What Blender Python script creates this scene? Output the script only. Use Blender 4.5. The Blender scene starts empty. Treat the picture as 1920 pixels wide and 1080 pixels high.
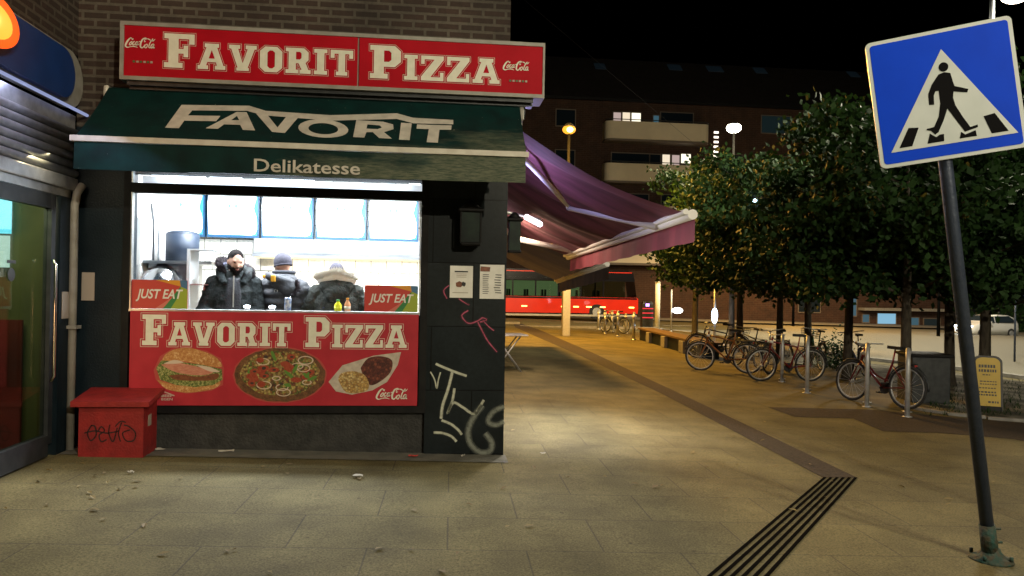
import bpy, bmesh, math, random
from mathutils import Vector, Matrix
from mathutils.geometry import tessellate_polygon
R = math.radians
random.seed(7)
scene = bpy.context.scene
COL = scene.collection

# ------------------------------------------------------------ camera
YAW, PITCH, ROLL, CAMH, FPX = R(6.1), R(0.2), R(1.0), 1.6, 1400.0
cd = bpy.data.cameras.new('camera'); cam = bpy.data.objects.new('camera', cd); COL.objects.link(cam)
cd.sensor_width = 36; cd.lens = 36*FPX/1920; cd.clip_start = .05; cd.clip_end = 2000
fw = Vector((math.sin(YAW)*math.cos(PITCH), math.cos(YAW)*math.cos(PITCH), math.sin(PITCH)))
rt0 = Vector((math.cos(YAW), -math.sin(YAW), 0)); up0 = rt0.cross(fw)
rt = rt0*math.cos(ROLL)+up0*math.sin(ROLL); up = up0*math.cos(ROLL)-rt0*math.sin(ROLL)
CP = Vector((0, 0, CAMH))
cam.matrix_world = Matrix(((rt.x, up.x, -fw.x, CP.x), (rt.y, up.y, -fw.y, CP.y), (rt.z, up.z, -fw.z, CP.z), (0, 0, 0, 1)))
scene.camera = cam

# ------------------------------------------------------------ world: clear night sky
w = bpy.data.worlds.new("World"); scene.world = w; w.use_nodes = True
nt = w.node_tree; bg = nt.nodes['Background']
sky = nt.nodes.new('ShaderNodeTexSky'); sky.sky_type = 'NISHITA'; sky.sun_disc = False
sky.sun_elevation = R(-6); sky.sun_rotation = R(200)
nt.links.new(sky.outputs[0], bg.inputs[0]); bg.inputs[1].default_value = .004
scene.view_settings.view_transform = 'Standard'; scene.view_settings.look = 'None'
scene.view_settings.exposure = 0; scene.view_settings.gamma = 1
scene.cycles.use_denoising = True
scene.cycles.sample_clamp_indirect = 4
scene.cycles.max_bounces = 7
scene.cycles.diffuse_bounces = 3
scene.cycles.transparent_max_bounces = 12
scene.cycles.caustics_reflective = False; scene.cycles.caustics_refractive = False

# ------------------------------------------------------------ where a photographed point lies in the place
F = 7.3          # plane of the shop front
WX = -3.3        # plane of the neighbouring shop on the left
CX = .72         # right corner of the shop building
def ray(px, py):
    return rt*((px-960)/FPX) - up*((py-540)/FPX) + fw
def onY(px, py, Y): d = ray(px, py); return CP + d*(Y/d.y)
def onX(px, py, X): d = ray(px, py); return CP + d*(X/d.x)
def onZ(px, py, Z): d = ray(px, py); return CP + d*((Z-CAMH)/d.z)
def onD(px, py, D): return CP + ray(px, py)*D
def onP(px, py, p0, n): d = ray(px, py); return CP + d*((p0-CP).dot(n)/d.dot(n))
def gz(x): return -.025*max(-8, min(60, x))
def onG(px, py, lift=0):
    d = ray(px, py)                       # z = -.025 x
    t = (0-CAMH+lift)/(d.z + .025*d.x)
    p = CP + d*t
    return Vector((p.x, p.y, gz(p.x)+lift))

# ------------------------------------------------------------ materials
M = {}
def mat(name, c, c2=None, scale=8, rough=.6, metal=0, bump=0, bscale=60, emit=None, es=0, spec=.5, lo=.35, hi=.65, detail=4, coat=0, stretch=None, alpha=None):
    m = bpy.data.materials.new(name); m.use_nodes = True
    nt = m.node_tree; b = nt.nodes['Principled BSDF']
    b.inputs['Base Color'].default_value = (*c, 1); b.inputs['Roughness'].default_value = rough
    b.inputs['Metallic'].default_value = metal; b.inputs['Specular IOR Level'].default_value = spec
    b.inputs['Coat Weight'].default_value = coat
    tc = nt.nodes.new('ShaderNodeTexCoord'); src = tc.outputs['Object']
    if stretch:
        mp = nt.nodes.new('ShaderNodeMapping'); mp.inputs['Scale'].default_value = stretch
        nt.links.new(src, mp.inputs[0]); src = mp.outputs[0]
    if c2 is not None:
        n = nt.nodes.new('ShaderNodeTexNoise'); n.inputs['Scale'].default_value = scale; n.inputs['Detail'].default_value = detail
        nt.links.new(src, n.inputs['Vector'])
        r = nt.nodes.new('ShaderNodeValToRGB'); r.color_ramp.elements[0].position = lo; r.color_ramp.elements[1].position = hi
        r.color_ramp.elements[0].color = (*c, 1); r.color_ramp.elements[1].color = (*c2, 1)
        nt.links.new(n.outputs[0], r.inputs[0]); nt.links.new(r.outputs[0], b.inputs['Base Color'])
    if bump:
        n = nt.nodes.new('ShaderNodeTexNoise'); n.inputs['Scale'].default_value = bscale; n.inputs['Detail'].default_value = 3
        nt.links.new(src, n.inputs['Vector'])
        bn = nt.nodes.new('ShaderNodeBump'); bn.inputs['Strength'].default_value = bump; bn.inputs['Distance'].default_value = .02
        nt.links.new(n.outputs[0], bn.inputs['Height']); nt.links.new(bn.outputs[0], b.inputs['Normal'])
    if emit is not None:
        b.inputs['Emission Color'].default_value = (*emit, 1); b.inputs['Emission Strength'].default_value = es
    if alpha is not None: b.inputs['Alpha'].default_value = alpha
    M[name] = m; return m

def nodes_of(m): return m.node_tree, m.node_tree.nodes, m.node_tree.links, m.node_tree.nodes['Principled BSDF']
def world_pos(nt): g = nt.nodes.new('ShaderNodeNewGeometry'); return g.outputs['Position']
def ramp(nt, src, stops):
    r = nt.nodes.new('ShaderNodeValToRGB'); cr = r.color_ramp
    while len(cr.elements) < len(stops): cr.elements.new(.5)
    for e, (p, c) in zip(cr.elements, stops): e.position = p; e.color = (*c, 1)
    nt.links.new(src, r.inputs[0]); return r.outputs[0]
def mixc(nt, fac, a, b, mode='MIX'):
    n = nt.nodes.new('ShaderNodeMix'); n.data_type = 'RGBA'; n.blend_type = mode
    for s, v in ((0, fac), (6, a), (7, b)):
        if hasattr(v, 'is_output'): nt.links.new(v, n.inputs[s])
        else: n.inputs[s].default_value = v if s == 0 else (*v, 1)
    return n.outputs[2]
def noise(nt, src, scale, detail=4, rough=.55):
    n = nt.nodes.new('ShaderNodeTexNoise'); n.inputs['Scale'].default_value = scale; n.inputs['Detail'].default_value = detail
    n.inputs['Roughness'].default_value = rough; nt.links.new(src, n.inputs['Vector']); return n.outputs[0]
def mapping(nt, src, rot=(0, 0, 0), loc=(0, 0, 0), sc=(1, 1, 1)):
    mp = nt.nodes.new('ShaderNodeMapping'); mp.inputs['Rotation'].default_value = rot
    mp.inputs['Location'].default_value = loc; mp.inputs['Scale'].default_value = sc
    nt.links.new(src, mp.inputs[0]); return mp.outputs[0]
def swizzle(nt, src, order):
    s = nt.nodes.new('ShaderNodeSeparateXYZ'); c = nt.nodes.new('ShaderNodeCombineXYZ'); nt.links.new(src, s.inputs[0])
    for i, k in enumerate(order): nt.links.new(s.outputs[k], c.inputs[i])
    return c.outputs[0]
def bricks(name, order, c1, c2, mortar, bw, rh, ms, rough=.85, bump=.5, rot=0, squash=None, mscale=1, grime=.5):
    m = mat(name, c1, rough=rough, spec=.2 if name in ('slabs', 'slate_tile') else .5); nt, N, L, b = nodes_of(m)
    p = swizzle(nt, world_pos(nt), order)
    if rot: p = mapping(nt, p, rot=(0, 0, rot))
    t = N.new('ShaderNodeTexBrick'); L.new(p, t.inputs['Vector'])
    t.inputs['Color1'].default_value = (*c1, 1); t.inputs['Color2'].default_value = (*c2, 1); t.inputs['Mortar'].default_value = (*mortar, 1)
    t.inputs['Scale'].default_value = 1; t.inputs['Brick Width'].default_value = bw; t.inputs['Row Height'].default_value = rh
    t.inputs['Mortar Size'].default_value = ms; t.inputs['Mortar Smooth'].default_value = .3
    g = ramp(nt, noise(nt, world_pos(nt), 1.7, 6), [(.3, (1-grime,)*3), (.7, (1.15,)*3)])
    g2 = ramp(nt, noise(nt, world_pos(nt), 22 if name != 'slabs' else 75, 4, .75), [(.3, (.75,)*3), (.7, (1.15,)*3)] if name != 'slabs' else [(.32, (.45,)*3), (.5, (1,)*3), (.68, (1.5,)*3)])
    c = mixc(nt, 1, mixc(nt, 1, t.outputs[0], g, 'MULTIPLY'), g2, 'MULTIPLY')
    if name == 'slabs':      # trodden gum spots and darker blotches
        v = N.new('ShaderNodeTexVoronoi'); v.inputs['Scale'].default_value = 2.6; L.new(world_pos(nt), v.inputs['Vector'])
        c = mixc(nt, 1, c, ramp(nt, v.outputs['Distance'], [(.035, (.55,)*3), (.055, (1,)*3)]), 'MULTIPLY')
        c = mixc(nt, 1, c, ramp(nt, noise(nt, world_pos(nt), .45, 3), [(.35, (.80,)*3), (.65, (1.12,)*3)]), 'MULTIPLY')
    L.new(c, b.inputs['Base Color'])
    bn = N.new('ShaderNodeBump'); bn.inputs['Strength'].default_value = bump; bn.inputs['Distance'].default_value = .004; bn.invert = True
    L.new(t.outputs['Fac'], bn.inputs['Height'])
    bn2 = N.new('ShaderNodeBump'); bn2.inputs['Strength'].default_value = .08 if name == 'slate_tile' else .35; bn2.inputs['Distance'].default_value = .01
    L.new(noise(nt, world_pos(nt), 60, 4), bn2.inputs['Height']); L.new(bn.outputs[0], bn2.inputs['Normal'])
    L.new(bn2.outputs[0], b.inputs['Normal'])
    return m
def emis(name, c, s):
    return mat(name, (.02, .02, .02), emit=c, es=s, rough=.4)

# ------------------------------------------------------------ mesh building
class MB:
    def __init__(s): s.v = []; s.f = []; s.mi = []; s.sm = []; s.uv = {}; s.cur = 0; s.smooth = False
    def mat(s, i): s.cur = i; return s
    def add(s, vs, fs, smooth=None):
        o = len(s.v); s.v += [Vector(v) for v in vs]
        for f in fs: s.f.append([o+i for i in f]); s.mi.append(s.cur); s.sm.append(s.smooth if smooth is None else smooth)
        return o
    def box(s, c, d, rz=0, mtx=None, bev=0):
        x, y, z = d[0]/2, d[1]/2, d[2]/2
        T = Matrix.Translation(Vector(c)) @ (mtx.to_4x4() if mtx else Matrix.Rotation(rz, 4, 'Z'))
        if bev:
            b = min(bev, x*.9, y*.9, z*.9); bm = bmesh.new(); bmesh.ops.create_cube(bm, size=1)
            for v in bm.verts: v.co = Vector((v.co.x*2*x, v.co.y*2*y, v.co.z*2*z))
            bmesh.ops.bevel(bm, geom=bm.edges[:], offset=b, segments=2, affect='EDGES', profile=.5)
            bm.verts.index_update()
            s.add([T @ v.co for v in bm.verts], [[q.index for q in f.verts] for f in bm.faces], True and False); bm.free(); return
        vs = [T @ Vector((a, b, c_)) for a in (-x, x) for b in (-y, y) for c_ in (-z, z)]
        s.add(vs, [(0, 1, 3, 2), (4, 6, 7, 5), (0, 4, 5, 1), (2, 3, 7, 6), (0, 2, 6, 4), (1, 5, 7, 3)], False)
    def bb(s, a, b, bev=0):      # box by two corners
        s.box([(a[i]+b[i])/2 for i in range(3)], [abs(a[i]-b[i]) for i in range(3)], bev=bev)
    def cyl(s, p0, p1, r0, r1=None, n=16, caps=True):
        s.tube([p0, p1], [r0, r0 if r1 is None else r1], n, caps)
    def tube(s, pts, r, n=8, caps=True, closed=False):
        pts = [Vector(p) for p in pts]; k = len(pts)
        if not isinstance(r, (list, tuple)): r = [r]*k
        ref = None; rings = []
        for i, p in enumerate(pts):
            if closed: t = (pts[(i+1) % k]-pts[i-1])
            else: t = (pts[min(i+1, k-1)]-pts[max(i-1, 0)])
            t.normalize()
            if ref is None:
                ref = Vector((0, 0, 1)) if abs(t.z) < .9 else Vector((1, 0, 0))
            a = (ref - t*ref.dot(t)).normalized(); b = t.cross(a); ref = a
            rings.append([p + (a*math.cos(2*math.pi*j/n)+b*math.sin(2*math.pi*j/n))*r[i] for j in range(n)])
        vs = [v for g in rings for v in g]; fs = []
        for i in range(k if closed else k-1):
            i2 = (i+1) % k
            for j in range(n): fs.append((i*n+j, i*n+(j+1) % n, i2*n+(j+1) % n, i2*n+j))
        o = s.add(vs, fs, True)
        if caps and not closed:
            s.f.append([o+j for j in range(n)][::-1]); s.mi.append(s.cur); s.sm.append(False)
            s.f.append([o+(k-1)*n+j for j in range(n)]); s.mi.append(s.cur); s.sm.append(False)
    def lathe(s, prof, c=(0, 0, 0), n=24, axis='Z', mtx=None):
        T = Matrix.Translation(Vector(c))
        if mtx is not None: T = T @ mtx.to_4x4()
        elif axis == 'X': T = T @ Matrix.Rotation(R(90), 4, 'Y')
        elif axis == 'Y': T = T @ Matrix.Rotation(R(-90), 4, 'X')
        vs = []; fs = []
        for r, z in prof: vs += [T @ Vector((r*math.cos(2*math.pi*j/n), r*math.sin(2*math.pi*j/n), z)) for j in range(n)]
        for i in range(len(prof)-1):
            for j in range(n): fs.append((i*n+j, i*n+(j+1) % n, (i+1)*n+(j+1) % n, (i+1)*n+j))
        fs.append(list(range(n))[::-1]); fs.append([(len(prof)-1)*n+j for j in range(n)])
        s.add(vs, fs, True)
    def sph(s, c, r, n=12, m=8, fn=None, mtx=None):
        if not isinstance(r, (list, tuple)): r = (r, r, r)
        vs = []; fs = []
        for i in range(m+1):
            a = math.pi*i/m - math.pi/2
            for j in range(n):
                b = 2*math.pi*j/n; d = Vector((math.cos(a)*math.cos(b), math.cos(a)*math.sin(b), math.sin(a)))
                q = Vector((d.x*r[0], d.y*r[1], d.z*r[2]))
                if fn: q = fn(q, d)
                if mtx: q = mtx @ q
                vs.append(Vector(c)+q)
        for i in range(m):
            for j in range(n): fs.append((i*n+j, i*n+(j+1) % n, (i+1)*n+(j+1) % n, (i+1)*n+j))
        s.add(vs, fs, True)
    def quad(s, a, b, c, d): s.add([a, b, c, d], [(0, 1, 2, 3)], False)
    def prism(s, poly, h0, h1, fn):      # poly in 2D, fn(u,v,h) -> 3D
        n = len(poly)
        vs = [fn(u, v, h0) for u, v in poly]+[fn(u, v, h1) for u, v in poly]
        fs = [list(range(n))[::-1], [n+i for i in range(n)]]+[(i, (i+1) % n, n+(i+1) % n, n+i) for i in range(n)]
        s.add(vs, fs, False)
    def poly(s, loops, fn):      # filled 2D loops (holes allowed) -> flat faces
        tri = tessellate_polygon([[Vector((u, v, 0)) for u, v in lp] for lp in loops])
        pts = [fn(u, v) for lp in loops for u, v in lp]
        s.add(pts, [list(t) for t in tri], False)
    def build(s, name, mats, parent=None, loc=None, world=True):
        me = bpy.data.meshes.new(name)
        org = Vector((0, 0, 0))
        if parent is not None and world: org = PW(parent)
        if parent is None and loc is not None: org = Vector(loc)
        me.from_pydata([v-org for v in s.v], [], s.f)
        if not isinstance(mats, (list, tuple)): mats = [mats]
        for m in mats: me.materials.append(M[m] if isinstance(m, str) else m)
        me.polygons.foreach_set('material_index', [min(i, len(mats)-1) for i in s.mi])
        me.polygons.foreach_set('use_smooth', s.sm)
        if s.uv:
            ul = me.uv_layers.new(name='uv')
            for p in me.polygons:
                for li in p.loop_indices:
                    ul.data[li].uv = s.uv.get(me.loops[li].vertex_index, (0, 0))
        bm = bmesh.new(); bm.from_mesh(me)
        if not s.uv: bmesh.ops.recalc_face_normals(bm, faces=bm.faces[:])
        bm.to_mesh(me); bm.free(); me.update()
        o = bpy.data.objects.new(name, me); COL.objects.link(o)
        if parent is not None: o.parent = parent
        elif loc is not None: o.location = org
        return o
def PW(o):
    v = Vector((0, 0, 0))
    while o is not None: v = v + o.location; o = o.parent
    return v
def tag(o, label=None, cat=None, group=None, kind=None):
    if label: o['label'] = label
    if cat: o['category'] = cat
    if group: o['group'] = group
    if kind: o['kind'] = kind
    return o
def thing(name, label, cat, loc=(0, 0, 0), rz=0, group=None):
    o = bpy.data.objects.new(name, None); COL.objects.link(o); o.empty_display_size = .1
    o.location = loc; o.rotation_euler = (0, 0, rz); return tag(o, label, cat, group)
def struct(mb, name, m): return tag(mb.build(name, m), kind='structure')
def copy_tree(o, parent=None):
    c = o.copy(); COL.objects.link(c); c.parent = parent
    for ch in list(o.children): copy_tree(ch, c)
    return c
def lamp(kind, name, loc, energy, color, size=.2, parent=None, direction=None, size_y=None, spot=None, blend=.5):
    l = bpy.data.lights.new(name, kind); l.energy = energy; l.color = color
    if kind == 'AREA':
        l.size = size
        if size_y: l.shape = 'RECTANGLE'; l.size_y = size_y
    else: l.shadow_soft_size = size
    if kind == 'SPOT': l.spot_size = spot or R(140); l.spot_blend = blend
    o = bpy.data.objects.new(name, l); COL.objects.link(o)
    if parent is not None: o.parent = parent; loc = Vector(loc)-PW(parent)
    o.location = loc
    if direction is not None: o.rotation_euler = Vector(direction).to_track_quat('-Z', 'Y').to_euler()
    return o

# ------------------------------------------------------------ strokes, letters
def smooth_pts(pts, k=6, closed=False):
    P = [Vector(p) for p in pts]; out = []; n = len(P)
    if n < 3: return P
    for i in range(n-1):
        p0 = P[max(i-1, 0)]; p1 = P[i]; p2 = P[i+1]; p3 = P[min(i+2, n-1)]
        for j in range(k):
            t = j/k
            out.append(.5*((2*p1)+(p2-p0)*t+(2*p0-5*p1+4*p2-p3)*t*t+(3*p1-p0-3*p2+p3)*t**3))
    out.append(P[-1]); return out
def stroke(mb, pts, wd, fn, uv=False):     # ribbon along 2D points; wd width (or list)
    n = len(pts)
    if not isinstance(wd, (list, tuple)): wd = [wd]*n
    vs = []
    for i in range(n):
        t = (pts[min(i+1, n-1)]-pts[max(i-1, 0)]);
        if t.length < 1e-9: t = Vector((1, 0))
        t.normalize(); nn = Vector((-t.y, t.x))*wd[i]*.5
        vs += [fn(*(pts[i]+nn)), fn(*(pts[i]-nn))]
    o = mb.add(vs, [(2*i, 2*i+1, 2*i+3, 2*i+2) for i in range(n-1)], False)
    if uv:
        for i in range(n): mb.uv[o+2*i] = (i/(n-1), 0); mb.uv[o+2*i+1] = (i/(n-1), 1)
SLAB = {
 'I': (.46, [[(0,0),(.46,0),(.46,.15),(.36,.15),(.36,.85),(.46,.85),(.46,1),(0,1),(0,.85),(.10,.85),(.10,.15),(0,.15)]]),
 'F': (.78, [[(0,0),(.48,0),(.48,.15),(.37,.15),(.37,.42),(.50,.42),(.50,.32),(.62,.32),(.62,.66),(.50,.66),(.50,.56),(.37,.56),(.37,.85),(.64,.85),(.64,.70),(.78,.70),(.78,1),(0,1),(0,.85),(.11,.85),(.11,.15),(0,.15)]]),
 'T': (.80, [[(.2,0),(.6,0),(.6,.15),(.52,.15),(.52,.85),(.66,.85),(.66,.68),(.8,.68),(.8,1),(0,1),(0,.68),(.14,.68),(.14,.85),(.28,.85),(.28,.15),(.2,.15)]]),
 'A': (.95, [[(0,0),(.36,0),(.36,.15),(.29,.15),(.33,.28),(.62,.28),(.66,.15),(.59,.15),(.59,0),(.95,0),(.95,.15),(.88,.15),(.66,.85),(.72,.85),(.72,1),(.23,1),(.23,.85),(.29,.85),(.07,.15),(0,.15)], [(.37,.42),(.58,.42),(.475,.76)]]),
 'V': (.95, [[(.26,0),(.69,0),(.69,.12),(.65,.12),(.88,.85),(.95,.85),(.95,1),(.57,1),(.57,.85),(.64,.85),(.475,.30),(.31,.85),(.38,.85),(.38,1),(0,1),(0,.85),(.07,.85),(.30,.12),(.26,.12)]]),
 'O': (.78, [[(.18,0),(.60,0),(.78,.18),(.78,.82),(.60,1),(.18,1),(0,.82),(0,.18)], [(.34,.15),(.44,.15),(.52,.23),(.52,.77),(.44,.85),(.34,.85),(.26,.77),(.26,.23)]]),
 'R': (.88, [[(0,0),(.44,0),(.44,.15),(.36,.15),(.36,.40),(.45,.40),(.56,.15),(.50,.15),(.50,0),(.88,0),(.88,.15),(.80,.15),(.70,.42),(.80,.54),(.80,.84),(.64,1),(0,1),(0,.85),(.1,.85),(.1,.15),(0,.15)], [(.36,.55),(.50,.55),(.55,.61),(.55,.79),(.50,.85),(.36,.85)]]),
 'P': (.80, [[(0,0),(.46,0),(.46,.15),(.36,.15),(.36,.36),(.64,.36),(.80,.52),(.80,.84),(.64,1),(0,1),(0,.85),(.1,.85),(.1,.15),(0,.15)], [(.36,.51),(.49,.51),(.55,.57),(.55,.79),(.49,.85),(.36,.85)]]),
 'Z': (.78, [[(0,0),(.78,0),(.78,.34),(.66,.34),(.66,.15),(.33,.15),(.78,.85),(.78,1),(0,1),(0,.66),(.12,.66),(.12,.85),(.46,.85),(0,.15)]]),
}
def offset(poly, d):
    n = len(poly); out = []
    ar = sum(poly[i][0]*poly[(i+1) % n][1]-poly[(i+1) % n][0]*poly[i][1] for i in range(n))
    sg = 1 if ar > 0 else -1
    for i in range(n):
        a = Vector(poly[i-1]); b = Vector(poly[i]); c = Vector(poly[(i+1) % n])
        e1 = (b-a).normalized(); e2 = (c-b).normalized()
        n1 = Vector((e1.y, -e1.x))*sg; n2 = Vector((e2.y, -e2.x))*sg
        bis = n1+n2
        if bis.length < .2: out.append(tuple(b+n1*d)); continue
        bis.normalize(); k = d/max(.45, bis.dot(n1)); out.append(tuple(b+bis*k))
    return out
def slab_word(txt, x0, x1, z0, H, small=.76, gap=.10, outline=None, mb=None, fn=None, fn2=None, fn3=None):
    """fn(u,v)->3D face; letters from x0 to x1 standing on z0."""
    ws = []; x = 0; pos = []
    for i, ch in enumerate(txt):
        s = 1 if i == 0 else small
        pos.append((x, s)); x += SLAB[ch][0]*s*1.12 + gap
    tot = x-gap; k = (x1-x0)/tot
    for (px, s), ch in zip(pos, txt):
        loops = [[(x0+(px+u*s*1.12)*k, z0+v*s*H) for u, v in lp] for lp in SLAB[ch][1]]
        if outline:
            for li, lp in enumerate(loops):
                sgn = 1 if li == 0 else -1
                A_, B_ = offset(lp, sgn*outline[0]), offset(lp, sgn*outline[1])
                if li and max(abs(p[0]-q[0]) for p in lp for q in lp) < outline[1]*6: continue
                for q in range(len(lp)):
                    r_ = (q+1) % len(lp); mb[1].quad(fn2(*A_[q]), fn2(*A_[r_]), fn2(*B_[r_]), fn2(*B_[q]))
        mb[0].poly(loops, fn)
def text_mesh(txt, x0, x1, z0, h, fn, mb, shear=0, bold=.0):
    c = bpy.data.curves.new('t', 'FONT'); c.body = txt; c.size = 1; c.shear = shear; c.offset = bold; c.resolution_u = 3
    o = bpy.data.objects.new('t', c); me = bpy.data.meshes.new_from_object(o)
    xs = [v.co.x for v in me.vertices]; ys = [v.co.y for v in me.vertices]
    if not xs: return
    ax, bx, ay, by = min(xs), max(xs), 0, max(ys)
    kx = (x1-x0)/(bx-ax); ky = h/(by-ay)
    mb.add([fn(x0+(v.co.x-ax)*kx, z0+v.co.y*ky) for v in me.vertices], [list(p.vertices) for p in me.polygons], False)
    bpy.data.objects.remove(o); bpy.data.curves.remove(c); bpy.data.meshes.remove(me)
COLA = [  # script logo in a box 3.15 wide, 1 high (from its look): polylines with widths
 ([(.88,.93),(.80,.80),(.66,.98),(.42,.78),(.20,.42),(.12,.12),(.30,-.03),(.62,.05),(1.0,.10),(1.35,-.02)], [.05,.10,.06,.14,.16,.14,.10,.06,.10,.02]),
 ([(.62,.52),(.52,.38),(.50,.25),(.62,.24),(.74,.42),(.74,.58),(.62,.52)], .08),
 ([(1.02,.55),(.95,.60),(.84,.42),(.84,.26),(.96,.28),(1.10,.38)], .08),
 ([(1.34,.58),(1.20,.58),(1.10,.40),(1.12,.26),(1.24,.30),(1.36,.60),(1.30,.30),(1.42,.34)], .08),
 ([(1.46,.62),(1.60,.66)], .07),
 ([(2.12,.72),(1.98,.62),(2.02,.88),(2.16,.92),(2.10,1.02),(1.82,.88),(1.62,.48),(1.60,.12),(1.76,-.02),(1.94,.16),(2.0,.34)], [.05,.06,.06,.07,.08,.13,.15,.14,.10,.07,.04]),
 ([(2.14,.36),(2.04,.22),(2.04,.04),(2.18,.02),(2.28,.22),(2.26,.38),(2.14,.36)], .08),
 ([(2.20,.96),(2.44,.92),(2.62,.80),(2.86,.78),(3.06,.98)], [.03,.10,.07,.08,.03]),
 ([(2.84,.98),(2.62,.70),(2.46,.32),(2.44,.08),(2.56,.04),(2.64,.14)], .09),
 ([(2.92,.40),(2.80,.42),(2.66,.26),(2.66,.06),(2.78,.06),(2.94,.42),(2.88,.08),(3.02,.06)], .09),
]
def cola(mb, x0, z0, wd, fn):
    k = wd/3.15
    for pts, ww in COLA:
        P = [Vector((x0+p[0]*k, z0+p[1]*k)) for p in pts]; S = smooth_pts(P, 5)
        if isinstance(ww, (int, float)): W = [ww*k*1.15]*len(S)
        else:
            W = []
            for i in range(len(S)):
                t = i/(len(S)-1)*(len(ww)-1); a = int(t); b = min(a+1, len(ww)-1); W.append((ww[a]*(1-(t-a))+ww[b]*(t-a))*k*1.15)
        stroke(mb, S, W, fn)
# ============================================================ MATERIALS
bricks('brick_dark', (0, 2, 1), (.052, .030, .022), (.036, .024, .018), (.105, .09, .07), .225, .075, .016, bump=.9)
bricks('brick_side', (1, 2, 0), (.045, .026, .020), (.032, .021, .016), (.085, .07, .055), .225, .075, .016, bump=.9)
bricks('brick_far', (0, 2, 1), (.062, .025, .013), (.048, .020, .011), (.075, .048, .033), .45, .15, .02, bump=.2, grime=.35)
bricks('slabs', (0, 1, 2), (.162, .138, .064), (.142, .121, .058), (.092, .080, .048), .98, .66, .006, rough=.8, bump=.45, rot=R(1.5), grime=.38)
bricks('slate_tile', (0, 2, 1), (.012, .017, .020), (.018, .023, .025), (.005, .006, .007), .8, .62, .006, rough=.32, bump=.5, grime=.4)
bricks('wall_tile', (0, 2, 1), (.80, .76, .66), (.76, .72, .63), (.12, .11, .09), .2, .2, .006, rough=.2, bump=.3, grime=.12)
mat('asphalt', (.14, .132, .10), (.21, .198, .152), scale=40, rough=.75, bump=.5, bscale=160)
mat('paving_dark', (.048, .039, .032), (.075, .061, .050), scale=30, rough=.85, spec=.15, bump=.6, bscale=90)
mat('groove', (.008, .007, .006), rough=.95, spec=0)
mat('kerb', (.30, .29, .27), (.22, .21, .19), scale=5, rough=.8, bump=.4)
mat('bed', (.06, .055, .035), (.30, .28, .22), scale=1.6, rough=.95, bump=1, bscale=30, detail=8, lo=.42, hi=.62)
mat('base_stone', (.017, .018, .018), (.036, .036, .035), scale=9, rough=.75, bump=.5, bscale=40)
mat('dark_wall', (.003, .009, .014), (.006, .014, .020), scale=4, rough=.5, bump=.15, spec=.25)
mat('black_frame', (.005, .005, .006), (.010, .010, .010), scale=12, rough=.6, spec=.2)
mat('alu', (.55, .55, .54), (.42, .42, .41), scale=14, rough=.35, metal=.7)
mat('alu_paint', (.60, .58, .50), (.50, .47, .40), scale=10, rough=.5)
mat('grey_trim', (.23, .22, .19), (.30, .29, .26), scale=8, rough=.5)
mat('red_sign', (.42, .006, .016), (.36, .005, .013), scale=4, rough=.55, spec=.08)
mat('red_panel', (.44, .030, .045), (.37, .024, .037), scale=5, rough=.5, bump=.03, spec=.25)
mat('cream', (.74, .73, .62), (.66, .65, .54), scale=14, rough=.5)
mat('cream_line', (.62, .45, .38), rough=.5)
mat('white_paint', (.78, .77, .72), (.66, .65, .6), scale=9, rough=.5)
mat('black', (.012, .012, .013), rough=.45); mat('sign_black', (.006, .006, .007), rough=.7, spec=.05)
mat('rubber', (.015, .015, .015), (.025, .025, .025), scale=20, rough=.8)
mat('steel', (.42, .43, .45), (.56, .57, .58), scale=5, rough=.28, metal=.9)
mat('galv', (.42, .43, .44), (.55, .56, .57), scale=12, rough=.5, metal=.55)
mat('dark_metal', (.03, .035, .04), (.05, .055, .06), scale=10, rough=.45, metal=.4)
mat('white_lac', (.75, .75, .74), rough=.35)
mat('chrome', (.7, .7, .72), rough=.15, metal=1)
# green weathered canvas: moss and grime creeping in from the right-hand lower end
m = mat('awning_green', (.006, .060, .052), rough=.7, spec=.2); nt, N, L, b = nodes_of(m); wp = world_pos(nt)
sx = N.new('ShaderNodeSeparateXYZ'); L.new(wp, sx.inputs[0])
n1 = noise(nt, mapping(nt, wp, sc=(1.1, 1.4, 4.5)), 1.5, 6, .6); n2 = noise(nt, mapping(nt, wp, rot=(0, R(-25), 0), sc=(1.2, 2, 9)), 9, 5, .7)
ma = N.new('ShaderNodeMath'); ma.operation = 'MULTIPLY_ADD'; L.new(sx.outputs[0], ma.inputs[0]); ma.inputs[1].default_value = .16
n1s = N.new('ShaderNodeMath'); n1s.operation = 'MULTIPLY_ADD'; L.new(n1, n1s.inputs[0]); n1s.inputs[1].default_value = .55; n1s.inputs[2].default_value = .22; L.new(n1s.outputs[0], ma.inputs[2])
mz = N.new('ShaderNodeMath'); mz.operation = 'MULTIPLY_ADD'; L.new(sx.outputs[2], mz.inputs[0]); mz.inputs[1].default_value = -.62; L.new(ma.outputs[0], mz.inputs[2])
mb_ = N.new('ShaderNodeMath'); mb_.operation = 'ADD'; L.new(mz.outputs[0], mb_.inputs[0]); mb_.inputs[1].default_value = 1.78
fac = ramp(nt, mb_.outputs[0], [(.47, (0, 0, 0)), (.62, (1, 1, 1))])
moss = ramp(nt, n2, [(.32, (.02, .045, .032)), (.62, (.13, .14, .095))])
green = ramp(nt, noise(nt, wp, 6, 5), [(.3, (.001, .013, .013)), (.7, (.001, .026, .024))])
sp = ramp(nt, noise(nt, wp, 38, 2), [(.74, (0, 0, 0)), (.78, (1, 1, 1))])
L.new(mixc(nt, sp, mixc(nt, fac, green, moss), (.15, .17, .14)), b.inputs['Base Color'])
bn = N.new('ShaderNodeBump'); bn.inputs['Strength'].default_value = .25; bn.inputs['Distance'].default_value = .02
L.new(noise(nt, wp, 5, 3), bn.inputs['Height']); L.new(bn.outputs[0], b.inputs['Normal'])
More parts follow.
